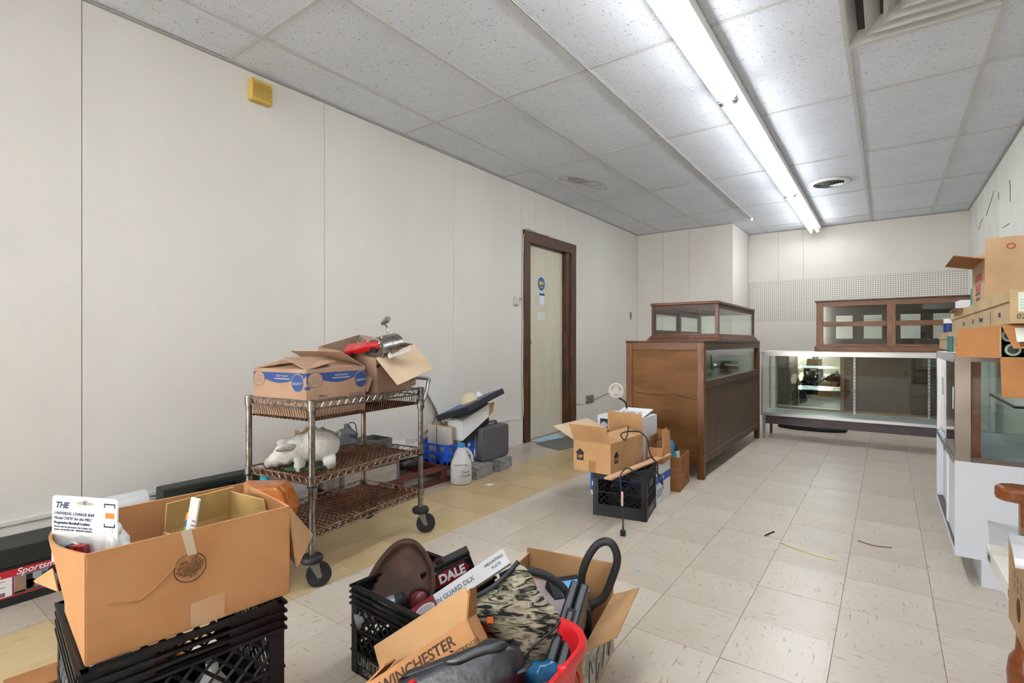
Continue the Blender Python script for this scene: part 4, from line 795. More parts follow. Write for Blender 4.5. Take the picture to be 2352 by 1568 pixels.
obj('tub', MB().lathe([(.07, 0), (.09, .1), (.095, .21), (.1, .215), (.1, .225)], 24), mat('cloudy_plastic', '#a8abad', .3), t, smooth=True)
# ================================================================== MIDDLE GROUP BY THE CABINET
def milk_crate(label, loc, rz, group=None, S=.31, H=.28, words=()):
    t = thing('milk_crate', label, 'crate', loc, rz, group='black plastic milk crates'); a = S/2
    q = MB()
    for z in (H-.006, H-.024, H-.042, H-.06): 
        w_ = .010 if z > H-.01 else .006
        e = .007; q.box(-a-e, a+e, -a-e, -a+w_, z-.003, z+.003).box(-a-e, a+e, a-w_, a+e, z-.003, z+.003).box(-a-e, -a+w_, -a, a, z-.003, z+.003).box(a-w_, a+e, -a, a, z-.003, z+.003)
    obj('rim', q, plast, t)
    q = MB()
    for sx in (-1, 1):
        for sy in (-1, 1):
            q.box(min(sx*a, sx*(a-.03)), max(sx*a, sx*(a-.03)), sy*a-.003, sy*a+.003, 0, H-.01); q.box(sx*a-.003, sx*a+.003, min(sy*a, sy*(a-.03)), max(sy*a, sy*(a-.03)), 0, H-.01)
    for z in (.068, .142):
        q.box(-a-.004, a+.004, -a-.004, -a+.004, z-.003, z+.003).box(-a-.004, a+.004, a-.004, a+.004, z-.003, z+.003).box(-a-.004, -a+.004, -a, a, z-.003, z+.003).box(a-.004, a+.004, -a, a, z-.003, z+.003)
    obj('corner_frame', q, plast, t)
    for k in range(4):
        R = Matrix.Rotation(k*math.pi/2, 4, 'Z'); q = MB()
        q.box(-a+.01, a-.01, -a-.001, -a+.003, 0, .066, R)                                   # solid lower panel
        for x0_, x1_ in ((-a+.01, -.062), (.062, a-.01)): q.box(x0_, x1_, -a-.001, -a+.003, H-.064, H-.002, R)
        q.box(-.062, .062, -a-.001, -a+.003, H-.064, H-.054, R); q.box(-.062, .062, -a-.001, -a+.003, H-.014, H-.004, R)
        z0, z1, w_ = .07, H-.064, a-.028
        st = .036; h = z1-z0; lo = -w_
        for sgn in (1, -1):
            x = -w_-h
            while x < w_:
                pa, pb = Vector((x, 0, z0)), Vector((x+h, 0, z1))
                ta = max(0, (-w_-x)/h); tb = min(1, (w_-x)/h)
                if tb > ta+.02:
                    A_, B_ = pa.lerp(pb, ta), pa.lerp(pb, tb)
                    if sgn < 0: A_.x *= -1; B_.x *= -1
                    A_.y = B_.y = -a+.001; q.tube([R @ A_, R @ B_], .0036, 4)
                x += st
        obj('side_lattice', q, plast, t)
    q = MB().box(-a, a, -a, a, 0, .004)
    obj('floor_panel', q, plast, t)
    for (tx, k, z, sz_, dx) in words:
        R = Matrix.Rotation(k*math.pi/2, 4, 'Z'); text(tx, sz_, mat('worn_white_emboss', '#8f8f8c', .7), t, R @ fr((dx, -a-.0012, z), (1, 0, 0), (0, 0, 1)), bold=.0006)
    return t
milk_crate('black milk crate on the open floor under the carton marked UP', (-1.288, 2.935, 0), math.radians(11), words=(('SUIZA', 1, .19, .05, 0), ('DAIRY', 1, .035, .04, 0)))
t = thing('dark_cloth_bundle', 'dark cloth and blue plastic inside the milk crate under the UP carton', 'cloth', (-1.288, 2.935, .006), .2)
blob('cloth', [((0, 0, .07), (.11, .11, .07), None), ((.05, -.03, .11), (.06, .06, .05), None)], mat('charcoal_cloth', '#3a3a3c', .9, col2='#202022', vscale=12), t, res=.014, disp=.012, dscale=24, seed=4)
blob('blue_wrap', [((.06, .03, .16), (.05, .06, .035), None), ((-.05, .05, .15), (.05, .045, .03), None)], mat('navy_wrap', '#1f3d8a', .4), t, res=.012, disp=.008, dscale=30, seed=6)
# ---- carton marked UP
L, W, H = .24, .44, .172
t = thing('up_arrow_carton', 'open brown carton with black UP arrows perched on the milk crate', 'cardboard box', (-1.356, 2.858, .283), math.radians(-2))
carton(t, L, W, H, card_l, [('y-', .115, 118, .0), ('x-', .165, 158, .015, card_in), ('y+', .125, 82, .0), ('x+', .10, 20, .03)])
arrow = [(-.022, 0), (.022, 0), (.022, .04), (.032, .04), (0, .068), (-.032, .04), (-.022, .04)]
for M, dx in ((fr((-L/2+.045, -W/2-.0004, .06), (1, 0, 0), (0, 0, 1)), 0), (fr((L/2+.0004, -W/2+.07, .055), (0, 1, 0), (0, 0, 1)), 0)):
    obj('up_arrow', MB().prism(arrow, 0, .0006, M), ink, t); text('UP', .026, card_l, t, M @ Matrix.Translation((0, .02, .0008)), bold=.0008)
obj('brown_tape', MB().box(-.018, .027, 0, .065, 0, .0006, fr((.0, -W/2-.0004, 0), (1, 0, 0), (0, 0, 1))), mat('brown_tape', '#9b7548', .3), t)
# white and blue box below, white carton above
t = thing('white_blue_box', 'white box with a blue band on the floor behind the milk crate', 'box', (-1.395, 3.26, 0), .02)
wb_ = mat('white_carton_board', '#dddfe4', .55); obj('body', B(-.225, .225, -.14, .14, 0, .25), wb_, t); bl = mat('cobalt_print', '#2059b5', .5)
for b_ in ((.2252, .2258, -.14, .14, .13, .18), (-.226, -.19, -.1406, -.1402, .03, .24), (-.2258, -.2252, -.14, .14, .03, .24)): obj('blue_band', B(*b_), bl, t)
text('BLUE', .035, wht, t, fr((.2262, -.03, .155), (0, 1, 0), (0, 0, 1)))
for k in range(4): obj('print_lines', B(.2252, .2256, -.12, .02-.02*k, .085-k*.013, .09-k*.013), ink_n, t)
obj('barcode', B(-.215, -.195, -.1412, -.1407, .06, .09), wht, t)
t = thing('white_product_carton', 'white carton with orange and black panels behind the UP carton', 'box', (-1.418, 3.265, .2505), 0)
obj('body', B(-.155, .155, -.135, .135, 0, .285), wb_, t)
obj('lid_flap', MB().slab([(-.05, -.135, .287), (.155, -.135, .287), (.13, .135, .315), (-.08, .135, .315)], (0, 0, 1), .004), wht, t)
FMw = fr((0, -.1354, 0), (1, 0, 0), (0, 0, 1)); obj('black_panel', MB().box(.118, .155, .205, .265, 0, .0006, FMw), ink, t); obj('orange_panel', MB().box(.055, .112, .195, .265, 0, .0006, FMw), mat('amber_print', '#c98a2a', .5), t); obj('black_panel', MB().box(-.135, -.08, .2, .265, 0, .0006, FMw), ink, t)
obj('print_emblem', MB().prism(disc(-.107, .222, .024, .022), .0006, .001, FMw), mat('emblem_grey', '#b5bcc6', .5), t); text('MEGA', .016, wht, t, FMw @ Matrix.Translation((.083, .24, .0008)))
text('G-LEV 9', .04, ink_n, t, fr((.03, .0, .3045), (1, .0, 0), (0, .27, .028)))
t = thing('small_open_carton', 'small open brown carton with tall flaps right of the white carton', 'cardboard box', (-1.205, 3.29, .2505), .08)
carton(t, .10, .20, .10, card, [('x-', .07, 80), ('y+', .09, 85), ('x+', .11, 82, .05), ('y-', .06, 255)])
for k in range(5): obj('pen_scribble', MB().tube(catmull([(-.03+.015*(k % 3)+.015*math.cos(j*2.1+k), .0938, .12+.015*k+.012*math.sin(j*2.7)) for j in range(4)], 3), .0012, 4), ink, t)
# fruit carton with canister and blue bag
t = thing('fruit_carton', 'tall brown fruit carton with hand holes by the cabinet leg', 'cardboard box', (-1.285, 3.645, 0), math.radians(6))
carton(t, .26, .31, .235, card_d, [])
for M in (fr((.1304, -.06, .18), (0, 1, 0), (0, 0, 1)), fr((.1304, .06, .06), (0, 1, 0), (0, 0, 1))): obj('hand_hole', MB().prism(disc(0, 0, .012, .019), 0, .0008, M), mat('hole_shadow_brown', '#3d2613', .9), t)
obj('fold_line', B(.045, .048, -.1556, -.155, 0, .235), mat('card_crease', '#7d5530', .9), t)
t = thing('gas_canister', 'green and black camping gas canister standing in the fruit carton', 'gas canister', (-1.205, 3.60, .118), rot=(math.radians(-6), math.radians(-10), .3))
obj('cylinder', MB().lathe([(.048, 0), (.052, .008), (.052, .14), (.046, .165), (.03, .18), (.014, .186), (.014, .2)], 28), mat('canister_black', '#1d2226', .3), t, smooth=True)
lb = MB().lathe([(.0525, .065), (.0525, .138)], 28, cap=False); obj('label_band', lb, mat('canister_white', '#cfd6d8', .4), t, smooth=True)
q = MB(); 
for k in range(9):
    a0, a1 = -2.3+k*.15, -2.3+(k+1)*.15; q.add([(.0532*math.cos(a), .0532*math.sin(a), z) for a, z in ((a0, .068), (a1, .068), (a1, .137), (a0, .137))], [(0, 1, 2, 3)])
obj('label_green', q, mat('lime_green_print', '#58a832', .45), t); obj('valve', MB().lathe([(.018, .2), (.018, .212), (.01, .215), (.01, .226)], 16), rubber, t)
t = thing('blue_plastic_bag', 'crumpled sky blue plastic bag in the fruit carton', 'plastic bag', (-1.275, 3.56, .15))
blob('bag', [((0, 0, .08), (.08, .09, .09), None), ((-.02, 0, .17), (.05, .06, .05), None), ((.03, -.02, .15), (.05, .05, .06), None)], mat('sky_blue_film', '#2f9bdd', .35, col2='#1f83c6', vscale=14), t, res=.01, disp=.016, dscale=28, seed=8)
# board, lamp and cord
t = thing('wood_board', 'thin pinkish wooden board lying across the milk crate edge', 'board', (-1.185, 2.93, .286), rot=(0, 0, math.radians(-4)))
obj('board', B(-.022, .022, -.40, .40, 0, .011), mat('pink_pine', '#d6ac8b', .7, col2='#c79a78', vscale=7, stretch=(7, 1, 7)), t, bevel=.002)
t = thing('clip_lamp', 'clear round clip lamp with a black gooseneck on the white carton', 'lamp', wp(1436, 958, 3.42))
O = t.location.copy(); hd = wp(1415, 897, 3.42)-O; tocam = (Vector((0, 0, CH))-wp(1415, 897, 3.42)).normalized(); HM = fr(hd, (0, 0, 1), Vector((1, 0, 0))) if False else Matrix.Translation(hd) @ tocam.to_track_quat('Z', 'Y').to_matrix().to_4x4()
obj('head_rim', MB().lathe([(.044, -.012), (.05, -.006), (.05, .008), (.044, .012), (.041, .004)], 28, HM, cap=False), mat('clear_acrylic', '#d5d3cd', .15), t, smooth=True); obj('lens', MB().lathe([(.001, .004), (.03, .006), (.043, .002), (.043, -.004), (.001, -.01)], 28, HM), mat('frosted_lens', '#bcb7ad', .3), t, smooth=True)
for k in range(3): obj('lens_slot', MB().tube([HM @ Vector((.028*math.cos(a), .028*math.sin(a), .0065)) for a in [k*2.1+.2*j for j in range(6)]], .0022, 5), mat('slot_grey', '#5e5a54', .5), t)
obj('gooseneck', MB().tube(catmull([hd+Vector((.012, .01, -.045)), hd+Vector((.05, .03, -.075)), Vector((.01, .0, .06)), Vector((.004, 0, .01))], 5), .0065, 8), rubber, t, smooth=True)
obj('clip', MB().prism([(-.035, -.045), (.012, -.045), (.012, .0), (-.004, .03), (-.012, .03)], -.012, .012, fr((0, 0, 0), (.81, .59, 0), (0, 0, 1))), mat('white_plastic', '#e4e4e0', .4), t, bevel=.003); obj('neck_sleeve', MB().tube([(.004, 0, .01), (.01, 0, .06)], .010, 10), MATS['white_plastic'], t)
t = thing('power_cord', 'black cord draped over the UP carton and down to a plug on the floor', 'cord', (0, 0, 0))
obj('cord', MB().tube(catmull([wp(1440, 962, 3.41), wp(1443, 985, 3.2), wp(1436, 1010, 2.95), wp(1426, 998, 2.93), wp(1440, 991, 2.86), wp(1470, 992, 2.86), wp(1487, 1010, 2.85), wp(1490, 1030, 2.84), wp(1497, 1050, 2.84), wp(1510, 1065, 2.84), wp(1511, 1090, 2.82), wp(1522, 1113, 2.85), wp(1515, 1090, 2.80), wp(1485, 1080, 2.78), wp(1462, 1086, 2.76), wp(1444, 1075, 2.74), wp(1430, 1082, 2.72), wp(1424, 1100, 2.62), wp(1428, 1130, 2.60), wp(1431, 1160, 2.60), wp(1431, 1200, 2.66)], 5), .004, 6), rubber, t, smooth=True)
obj('tag', MB().box(-.005, .005, -.003, .003, -.035, .035, Matrix.Translation(wp(1429, 1145, 2.59))), mat('pink_tag', '#d9aea6', .6), t)
pg = wp(1431, 1222, 2.72); obj('plug', MB().box(-.014, .014, -.01, .01, -.018, .012, Matrix.Translation((pg.x, pg.y, .019))), rubber, t, bevel=.004); obj('cord', MB().tube([wp(1431, 1200, 2.66), (pg.x, pg.y, .03)], .004, 6), rubber, t)
for s in (-1, 1): obj('prong', MB().box(s*.006-.0015, s*.006+.0015, -.002, .002, .03, .046, Matrix.Translation((pg.x, pg.y, 0))), alu, t)
# mat and blue paper at the door
t = tag(obj('door_mat', MB().slab([(-2.85, 4.30, .002), (-2.5, 4.17, .002), (-2.42, 4.62, .002), (-2.8, 4.95, .002)], (0, 0, 1), .004), mat('grey_vinyl_mat', '#76736f', .6)), 'dark grey vinyl mat on the floor before the cream door', 'mat')
t = tag(obj('blue_paper', MB().slab([(-2.97, 4.38, .006), (-2.86, 4.36, .006), (-2.78, 4.75, .006), (-2.96, 4.9, .006)], (0, 0, 1), .003), mat('pale_blue_paper', '#a8c8da', .6)), 'pale blue paper sheet lying at the foot of the door', 'paper')
# litter on the floor
for nm, pts, r_, col, lb in (('plastic_straw', [(-.44, 2.93), (-.3, 2.86), (-.18, 2.84)], .003, '#d8e0a0', 'pale yellow green plastic strip on the open floor'), ('string_scrap', [(-.52, 2.98), (-.5, 3.05), (-.49, 3.07)], .004, '#4a4035', 'short dark scrap on the floor left of the yellow strip'), ('brown_string', [(-.12, 3.19), (-.05, 3.16), (.02, 3.18)], .003, '#8d6a4d', 'brown string scrap on the floor near the white showcase')):
    t = tag(obj(nm, MB().tube(catmull([(x, y, r_) for x, y in pts], 5), r_, 5), mat('litter_'+nm, col, .6)), lb, 'litter')
p = wp(1516, 1307, 1030/0.001) if False else None
tag(obj('blue_chip', MB().slab([(-.905, 2.19, .002), (-.89, 2.2, .002), (-.9, 2.235, .002), (-.912, 2.225, .002)], (0, 0, 1), .003), mat('pale_blue_paper', '#a8c8da', .6)), 'tiny pale blue chip on the open floor', 'litter')
tag(obj('paper_scrap', MB().slab([(-2.33, 2.86, .002), (-2.29, 2.86, .002), (-2.28, 2.91, .002), (-2.32, 2.9, .002)], (0, 0, 1), .003), wht), 'small white paper scrap on the floor right of the jug', 'litter')
# ================================================================== FOREGROUND LEFT
t = thing('flattened_carton', 'low brown carton under the front left milk crate', 'cardboard box', (-1.40, .42, 0), -.12)
carton(t, .72, .36, .185, card_d, [('x-', .12, 6), ('x+', .1, 6)])
CD = (-1.238, .457, .1905)
milk_crate('black milk crate at the front left under the big brown carton', CD, math.radians(-7.8), S=.335, H=.285)
t = thing('boxed_supplies', 'white and orange printed boxes inside the front left milk crate', 'boxes', (CD[0], CD[1], CD[2]+.006), math.radians(-7.8))
obj('printed_box', B(-.06, .04, -.13, -.07, 0, .2), mat('white_carton_board', '#dddfe4', .55), t); obj('warning_print', B(-.05, .03, -.1306, -.1301, .11, .15), mat('orange_red_print', '#c8532a', .6), t)
obj('dark_box', B(.06, .14, -.12, -.03, 0, .14), ink, t); obj('bottle', MB().lathe([(.03, 0), (.03, .12), (.012, .15), (.012, .17)], 16, Matrix.Translation((.1, .05, 0))), wht, t, smooth=True)
# ---- big brown carton
zc = .4775
t = thing('big_brown_carton', 'big open brown carton with a round inspection stamp, nearest at left', 'cardboard box', (0, 0, 0))
n0, n1, nb1, nb0 = Vector((-1.102, .278, zc)), Vector((-1.064, .622, zc)), Vector((-1.33, .655, zc)), Vector((-1.36, .31, zc))
hh = Vector((0, 0, .19)); th = .005
# walls, the left end bows outward
obj('front_wall', MB().slab([n0, n1, n1+hh, n0+hh], (n1-n0).cross(hh), th), card, t); obj('back_wall', MB().slab([nb0, nb1, nb1+hh, nb0+hh], (nb1-nb0).cross(hh), th), card, t)
obj('far_wall', MB().slab([n1, nb1, nb1+hh, n1+hh], (nb1-n1).cross(hh), th), card, t)
q = MB(); K = 10; prof = []
for k in range(K+1):
    f = k/K; p_ = n0.lerp(nb0, f); bow = Vector((-.05, -1, 0)).normalized()*.035*math.sin(math.pi*f); prof.append((p_, p_+hh+bow))
for k in range(K): q.slab([prof[k][0], prof[k+1][0], prof[k+1][1], prof[k][1]], (-.1, -1, 0), th)
obj('near_end_wall', q, card, t); obj('bottom', MB().slab([n0, n1, nb1, nb0], (0, 0, 1), th), card, t)
obj('far_flap', MB().slab([n1+hh*.98, nb1+hh*.98, Vector((-1.33, .85, .475)), Vector((-1.068, .645, .525))], (.45, .8, .4), th), card_l, t)
obj('near_flap', MB().slab([wp(122, 1306, .97), wp(134, 1358, .955), wp(78, 1336, 1.0)], (0, -.5, .9), th), card_l, t)
FR = (n1-n0).normalized(); FN = Vector((FR.y, -FR.x, 0)); FMc = fr(n0+FN*.0032, FR, (0, 0, 1))
SMt = FMc @ Matrix.Translation((.155, .118, 0)) @ Matrix.Rotation(math.pi+.25, 4, 'Z')
cir = [SMt @ Vector((.027*math.cos(a), .027*math.sin(a), .0)) for a in [2*math.pi*k/36 for k in range(37)]]
obj('stamp_ring', MB().tube(cir, .0007, 4), ink, t)
for k, (s_, z_, sz_) in enumerate((('U.S.', .016, .009), ('INSPECTED', .0095, .0068), ('AND PASSED BY', .004, .0062), ('DEPARTMENT OF', -.0015, .0062), ('AGRICULTURE', -.007, .0062), ('EST. 7081', -.0145, .0085))): text(s_, sz_, ink, t, SMt @ Matrix.Translation((0, z_, 0)), ext=.0002)
tape = mat('glossy_packing_tape', '#c4a27c', .15, coat=.6)
obj('tape_strip', MB().slab([FMc @ Vector(p) for p in ((.138, .192, .0006), (.156, .192, .0006), (.166, .142, .0006), (.15, .142, .0006))], FN, .0008), mat('clear_tape', '#cfbda6', .15, coat=.6), t)
obj('tape_strip', MB().slab([FMc @ Vector(p) for p in ((.155, .0, .0004), (.215, .0, .0004), (.215, .05, .0004), (.155, .047, .0004))], FN, .0006), tape, t)
obj('crease', MB().tube([FMc @ Vector((.028, .095, 0)), FMc @ Vector((.075, .085, .0004)), FMc @ Vector((.105, .105, .0004)), FMc @ Vector((.15, .147, 0))], .0010, 4), mat('faint_crease', '#ad7c4e', .8), t)
# blister card in the carton
A0 = wp(146, 1290, .965); a1 = wp(121, 1136, .97); a2 = wp(272, 1147, .945); a3 = wp(300, 1300, .94)
t = thing('blister_card', 'white hang card for a red charge bar standing in the big carton', 'packaged tool', (0, 0, 0))
RR = (a2-a1).normalized(); UU = (a1-A0).normalized(); NN = RR.cross(UU).normalized(); hw = (a2-a1).length; OO = a1
BM = fr(OO, RR, UU)
Wc, Hc_ = hw, .125
rc_ = .008; o2 = [(0, -Hc_), (Wc, -Hc_)]+[(Wc-rc_+rc_*math.cos(a), -rc_+rc_*math.sin(a)) for a in [0, .5, 1.0, 1.57]]+[(rc_+rc_*math.cos(a), -rc_+rc_*math.sin(a)) for a in [1.57, 2.1, 2.6, 3.14]]
obj('card', MB().prism(o2, -.0006, .0006, BM), wht, t)
TT = lambda x, y, z=.0008: BM @ Matrix.Translation((x, y, z))
obj('hang_slot', MB().prism(disc(Wc*.5, -.012, .019, .0032)+[], 0, .0008, BM), mat('slot_beige', '#b3aca1', .8), t); obj('hang_slot', MB().prism(disc(Wc*.51, -.0095, .006, .004), 0, .0008, BM), MATS['slot_beige'], t)
text('THE', .016, ink_n, t, TT(.007, -.018), shear=.3, align='LEFT', bold=.0004)
text('UNIVERSAL CHARGE BAR', .0078, ink_n, t, TT(.005, -.033), shear=.3, align='LEFT'); text("Model 'D/DS' for the MEC", .0078, ink_n, t, TT(.005, -.042), shear=.3, align='LEFT'); text('Progressive Shotshell Loaders', .0066, ink_n, t, TT(.005, -.0505), align='LEFT', bold=.0002)
text('Works with the Sizemaster, the Grabber, the', .0046, ink_n, t, TT(.005, -.058), align='LEFT'); text('Hustler, and the MEC 650.   MADE IN CANADA', .0042, ink_n, t, TT(.005, -.0635), align='LEFT')
q = MB(); 
for b_ in ((Wc-.03, Wc-.006, -.0115, -.009), (Wc-.03, Wc-.028, -.018, -.009), (Wc-.008, Wc-.006, -.018, -.009), (Wc-.03, Wc-.006, -.053, -.0505), (Wc-.03, Wc-.028, -.053, -.046), (Wc-.008, Wc-.006, -.053, -.046)): q.box(*b_, .0006, .001, BM)
obj('corner_marks', q, ink_n, t); obj('price_label', MB().box(Wc-.03, Wc-.001, -.044, -.017, .0007, .0012, BM), mat('label_grey', '#dfe3ea', .6), t); obj('orange_tag', MB().box(Wc-.026, Wc-.007, -.036, -.026, .0012, .0016, BM @ Matrix.Rotation(0, 4, 'Z')), orange, t)
obj('bar_left', MB().box(.052, .064, -.122, -.085, .004, .02, BM), ink, t, bevel=.002); obj('red_bar', MB().box(.065, .076, -.122, -.083, .004, .022, BM), mat('anodised_red', '#a8202a', .3, .4), t, bevel=.002); obj('red_bar', MB().box(.078, .089, -.122, -.083, .004, .02, BM), MATS['anodised_red'], t, bevel=.002)
obj('instruction_sheet', MB().box(.02, .05, -.122, -.09, .001, .003, BM), mat('pale_blue_sheet', '#bcd3e6', .5), t)
obj('blister', MB().prism([(.045, -.122), (.1, -.122), (.098, -.09), (.09, -.075), (.07, -.068), (.052, -.078), (.046, -.09)], .001, .024, BM), glass('clear_blister', (.96, .97, .98)), t, bevel=.005)
t = thing('clear_parts_bag', 'small clear plastic bag of red parts beside the blister card', 'plastic bag', wp(268, 1250, .96))
blob('bag', [((0, 0, 0), (.02, .02, .03), None), ((.01, .01, -.02), (.022, .02, .025), None), ((.005, .0, .028), (.012, .01, .012), None)], mat('cloudy_clear_film', '#d5d8da', .2, coat=.5), t, res=.006, disp=.008, dscale=60, seed=9); obj('red_part', MB().tube([(.0, -.02, -.01), (.012, -.018, -.012)], .008, 12), red, t)
# inner boxes
lc = mat('manila_card', '#c3a468', .75, col2='#b4945a', vscale=8); 
ib = thing('manila_inner_box', 'small open manila cardboard box inside the big carton', 'cardboard box', (-1.225, .545, zc+.006), math.radians(6))
carton(ib, .15, .155, .125, lc, [('x-', .065, 82, .0), ('y+', .055, 84, .01), ('x+', .03, 88, .0)])
text('C-2', .02, gp, ib, fr((-.078, .0, .155), (0, 1, 0), (-.14, 0, 1)))
t = thing('paper_sleeve', 'narrow white folded leaflet leaning on the carton front wall', 'leaflet', wp(436, 1228, 1.0), rot=(math.radians(8), math.radians(14), YAW))
obj('sleeve', B(-.009, .009, -.003, .003, -.03, .078), wht, t, bevel=.002)
for k, c_ in enumerate(('#d98b2c', '#2f5f9c', '#6fa83b', '#b33a2c')): obj('colour_stripe', B(-.0125, -.009, -.002, .002, .03-.014*k, .044-.014*k), mat('stripe'+str(k), c_, .6), t)
for k in range(7): obj('print_line', B(.001, .008, -.0034, -.003, .03-.009*k, .034-.009*k), gp, t)
# ================================================================== FOREGROUND CENTRE
ECX, ECY = -1.19, 1.155
milk_crate('black milk crate at front centre holding a tin and a brown seat', (ECX, ECY, 0), math.radians(-2), S=.315, H=.272, words=(('UNITED', 0, .045, .04, -.06), ('CHARLOTTE', 0, .018, .022, -.04)))
# brown dished seat
t = thing('dished_metal_seat', 'rusty brown dished oval seat leaning in the front centre crate', 'seat', wp(922, 1338, 1.66), rot=(math.radians(62), math.radians(8), YAW-.2))
def seat(u, v):
    a = 2*math.pi*u; r = v; lob = 1+.06*math.cos(2*a-.6)+.07*math.cos(3*a+.9); x = .104*r*lob*math.cos(a); y = .13*r*lob*math.sin(a)
    return (x, y, .028*(r*r-1)+.012*max(0, r-.85)/.15)
o = obj('pan', MB().grid(seat, 44, 12), mat('rusty_brown_leather', '#54372a', .5, col2='#39271f', vscale=12, bump=.15, bscale=40), t, smooth=True); md = o.modifiers.new('s', 'SOLIDIFY'); md.thickness = .005
obj('rolled_edge', MB().tube([seat(k/44, 1.0) for k in range(45)], .0045, 6, cap=False), MATS['rusty_brown_leather'], t, smooth=True)
obj('stamped_ridge', MB().tube(catmull([(.075, -.01, -.008), (.07, -.045, -.008), (.045, -.07, -.01), (.01, -.078, -.011)], 5), .005, 6), mat('worn_brown_edge', '#7a6250', .45), t, smooth=True)
# tin box DALE
c0_ = wp(1030, 1312, 1.72)
ang = math.radians(21)
RT = Matrix.Translation(c0_) @ Matrix.Rotation(YAW+.25, 4, 'Z') @ Matrix.Rotation(-ang, 4, 'Y') @ Matrix.Rotation(math.radians(-8), 4, 'X')
t = thing('souvenir_tin', 'black and red racing tin with bold white lettering in the front crate', 'tin box', RT.to_translation(), rot=RT.to_euler())
tk = mat('black_tin', '#17171b', .3, .3)
obj('body', B(-.085, .085, -.035, .035, -.035, .03), tk, t, bevel=.005); obj('lid', B(-.087, .087, -.037, .037, .03, .042), tk, t, bevel=.003)
FM = fr((0, -.0355, -.003), (1, 0, 0), (0, 0, 1)); obj('red_panel', MB().prism([(-.06, -.02), (-.035, .02), (.06, .025), (.072, .0), (.04, -.022)], 0, .0006, FM), mat('racing_red', '#9c1420', .4, col2='#3a0c10', vscale=30), t)
text('DALE', .038, wht, t, FM @ Matrix.Translation((.008, .0, .0009)), bold=.0016, shear=.1); obj('gold_patch', MB().box(-.06, -.035, .022, .03, 0, .0006, FM), mat('gold_print', '#a98746', .4), t)
# white gun guard box
c1_ = wp(1052, 1330, 1.6); RT = Matrix.Translation(c1_) @ Matrix.Rotation(YAW+.16, 4, 'Z') @ Matrix.Rotation(-math.radians(31), 4, 'Y') @ Matrix.Rotation(math.radians(-35), 4, 'X')
t = thing('long_white_box', 'long narrow white and maroon product box slanting over the front crate', 'box', RT.to_translation(), rot=RT.to_euler())
obj('body', B(-.165, .165, -.016, .016, -.05, .0), wht, t, bevel=.001); FM = fr((0, -.0163, -.025), (1, 0, 0), (0, 0, 1)); TM = fr((0, 0, .0003), (1, 0, 0), (0, 1, 0))
mar = mat('maroon_print', '#7c1c24', .5); obj('maroon_end', MB().box(-.1652, -.085, -.0162, .0162, 0, .0006, TM), mar, t); obj('maroon_end', MB().box(-.1652, -.085, -.025, .025, 0, .0006, FM), mar, t)
obj('oval_badge', MB().prism(disc(-.125, 0, .032, .016), .0006, .001, FM), wht, t); obj('oval_badge', MB().prism(disc(-.125, 0, .029, .013), .001, .0013, FM), mat('badge_grey', '#b6b1b4', .5), t)
text('GUN GUARD DLX', .019, mat('pale_outline_print', '#77777f', .6), t, FM @ Matrix.Translation((-.03, 0, .0004)), bold=.0003); text('MOUNTING', .012, ink, t, FM @ Matrix.Translation((.125, .008, .0004))); text('PLATE', .012, ink, t, FM @ Matrix.Translation((.125, -.008, .0004)))
t = thing('steel_tool_handle', 'worn steel tool handle sticking up in the front crate', 'tool', wp(1012, 1300, 1.72), rot=(math.radians(-15), math.radians(-22), YAW))
obj('shank', B(-.012, .012, -.004, .004, -.20, .02), chrome, t, bevel=.002); obj('end', B(-.013, .013, -.006, .006, .0, .028), mat('rusty_dark_end', '#4a3027', .6), t, bevel=.003); obj('hole', MB().tube([(0, -.0066, .012), (0, .0066, .012)], .004, 10), ink, t)
t = thing('spray_nozzle', 'grey and black capped spray can lying in the front crate', 'spray can', wp(905, 1385, 1.62), rot=(0, math.radians(68), YAW+.2))
obj('can', MB().lathe([(.026, -.12), (.026, .0), (.02, .01)], 20), mat('grey_can', '#8e949a', .35, .4), t, smooth=True); obj('cap', MB().lathe([(.022, .01), (.022, .035), (.018, .038)], 20), rubber, t, smooth=True)
t = thing('red_reflector', 'round dark red reflector lying in the front crate', 'reflector', wp(962, 1380, 1.62), rot=(math.radians(70), 0, YAW))
obj('lens', MB().lathe([(.034, -.01), (.034, 0), (.027, .01), (.012, .016), (.002, .017)], 24), mat('deep_red_plastic', '#5a1018', .25), t, smooth=True); obj('bezel', MB().lathe([(.038, -.014), (.040, -.006), (.036, .003)], 24, cap=False), rubber, t, smooth=True)
t = thing('crate_scrap', 'heap of dark metal parts at the bottom of the front crate', 'metal parts', (ECX, ECY, .006))
blob('heap', [((0, 0, .05), (.12, .12, .06), None), ((.05, .03, .09), (.07, .07, .05), None)], mat('dark_scrap', '#26221f', .6, col2='#4a3d34', vscale=18), t, res=.014, disp=.02, dscale=30, seed=11)
# ---- carton with hose
hb_rot = math.radians(11)
t = thing('hose_carton', 'open brown carton with raised flaps and white printed side holding a black hose', 'cardboard box', (-.862, 1.385, 0), hb_rot)
carton(t, .32, .36, .18, card_l, [('y+', .105, 92, .0), ('x-', .09, 84, .0), ('x+', .105, 150, .025), ('y-', .08, 60)])
FM = fr((.1604, 0, 0), (0, 1, 0), (0, 0, 1)); obj('white_print_panel', MB().box(-.17, .17, .01, .172, 0, .0006, FM), mat('grey_white_print', '#c2bdb4', .7, col2='#9a948c', vscale=22, vmin=.5, vmax=.6), t); obj('red_mark', MB().box(.12, .165, .14, .165, .0006, .001, FM), red, t)
for k in range(4): obj('print_stroke', MB().tube(catmull([FM @ Vector((-.1+.07*k+.02*math.cos(j*2), .07+.05*math.sin(j*1.7+k), .001)) for j in range(4)], 3), .0025, 4), mat('print_grey', '#55524e', .7), t)
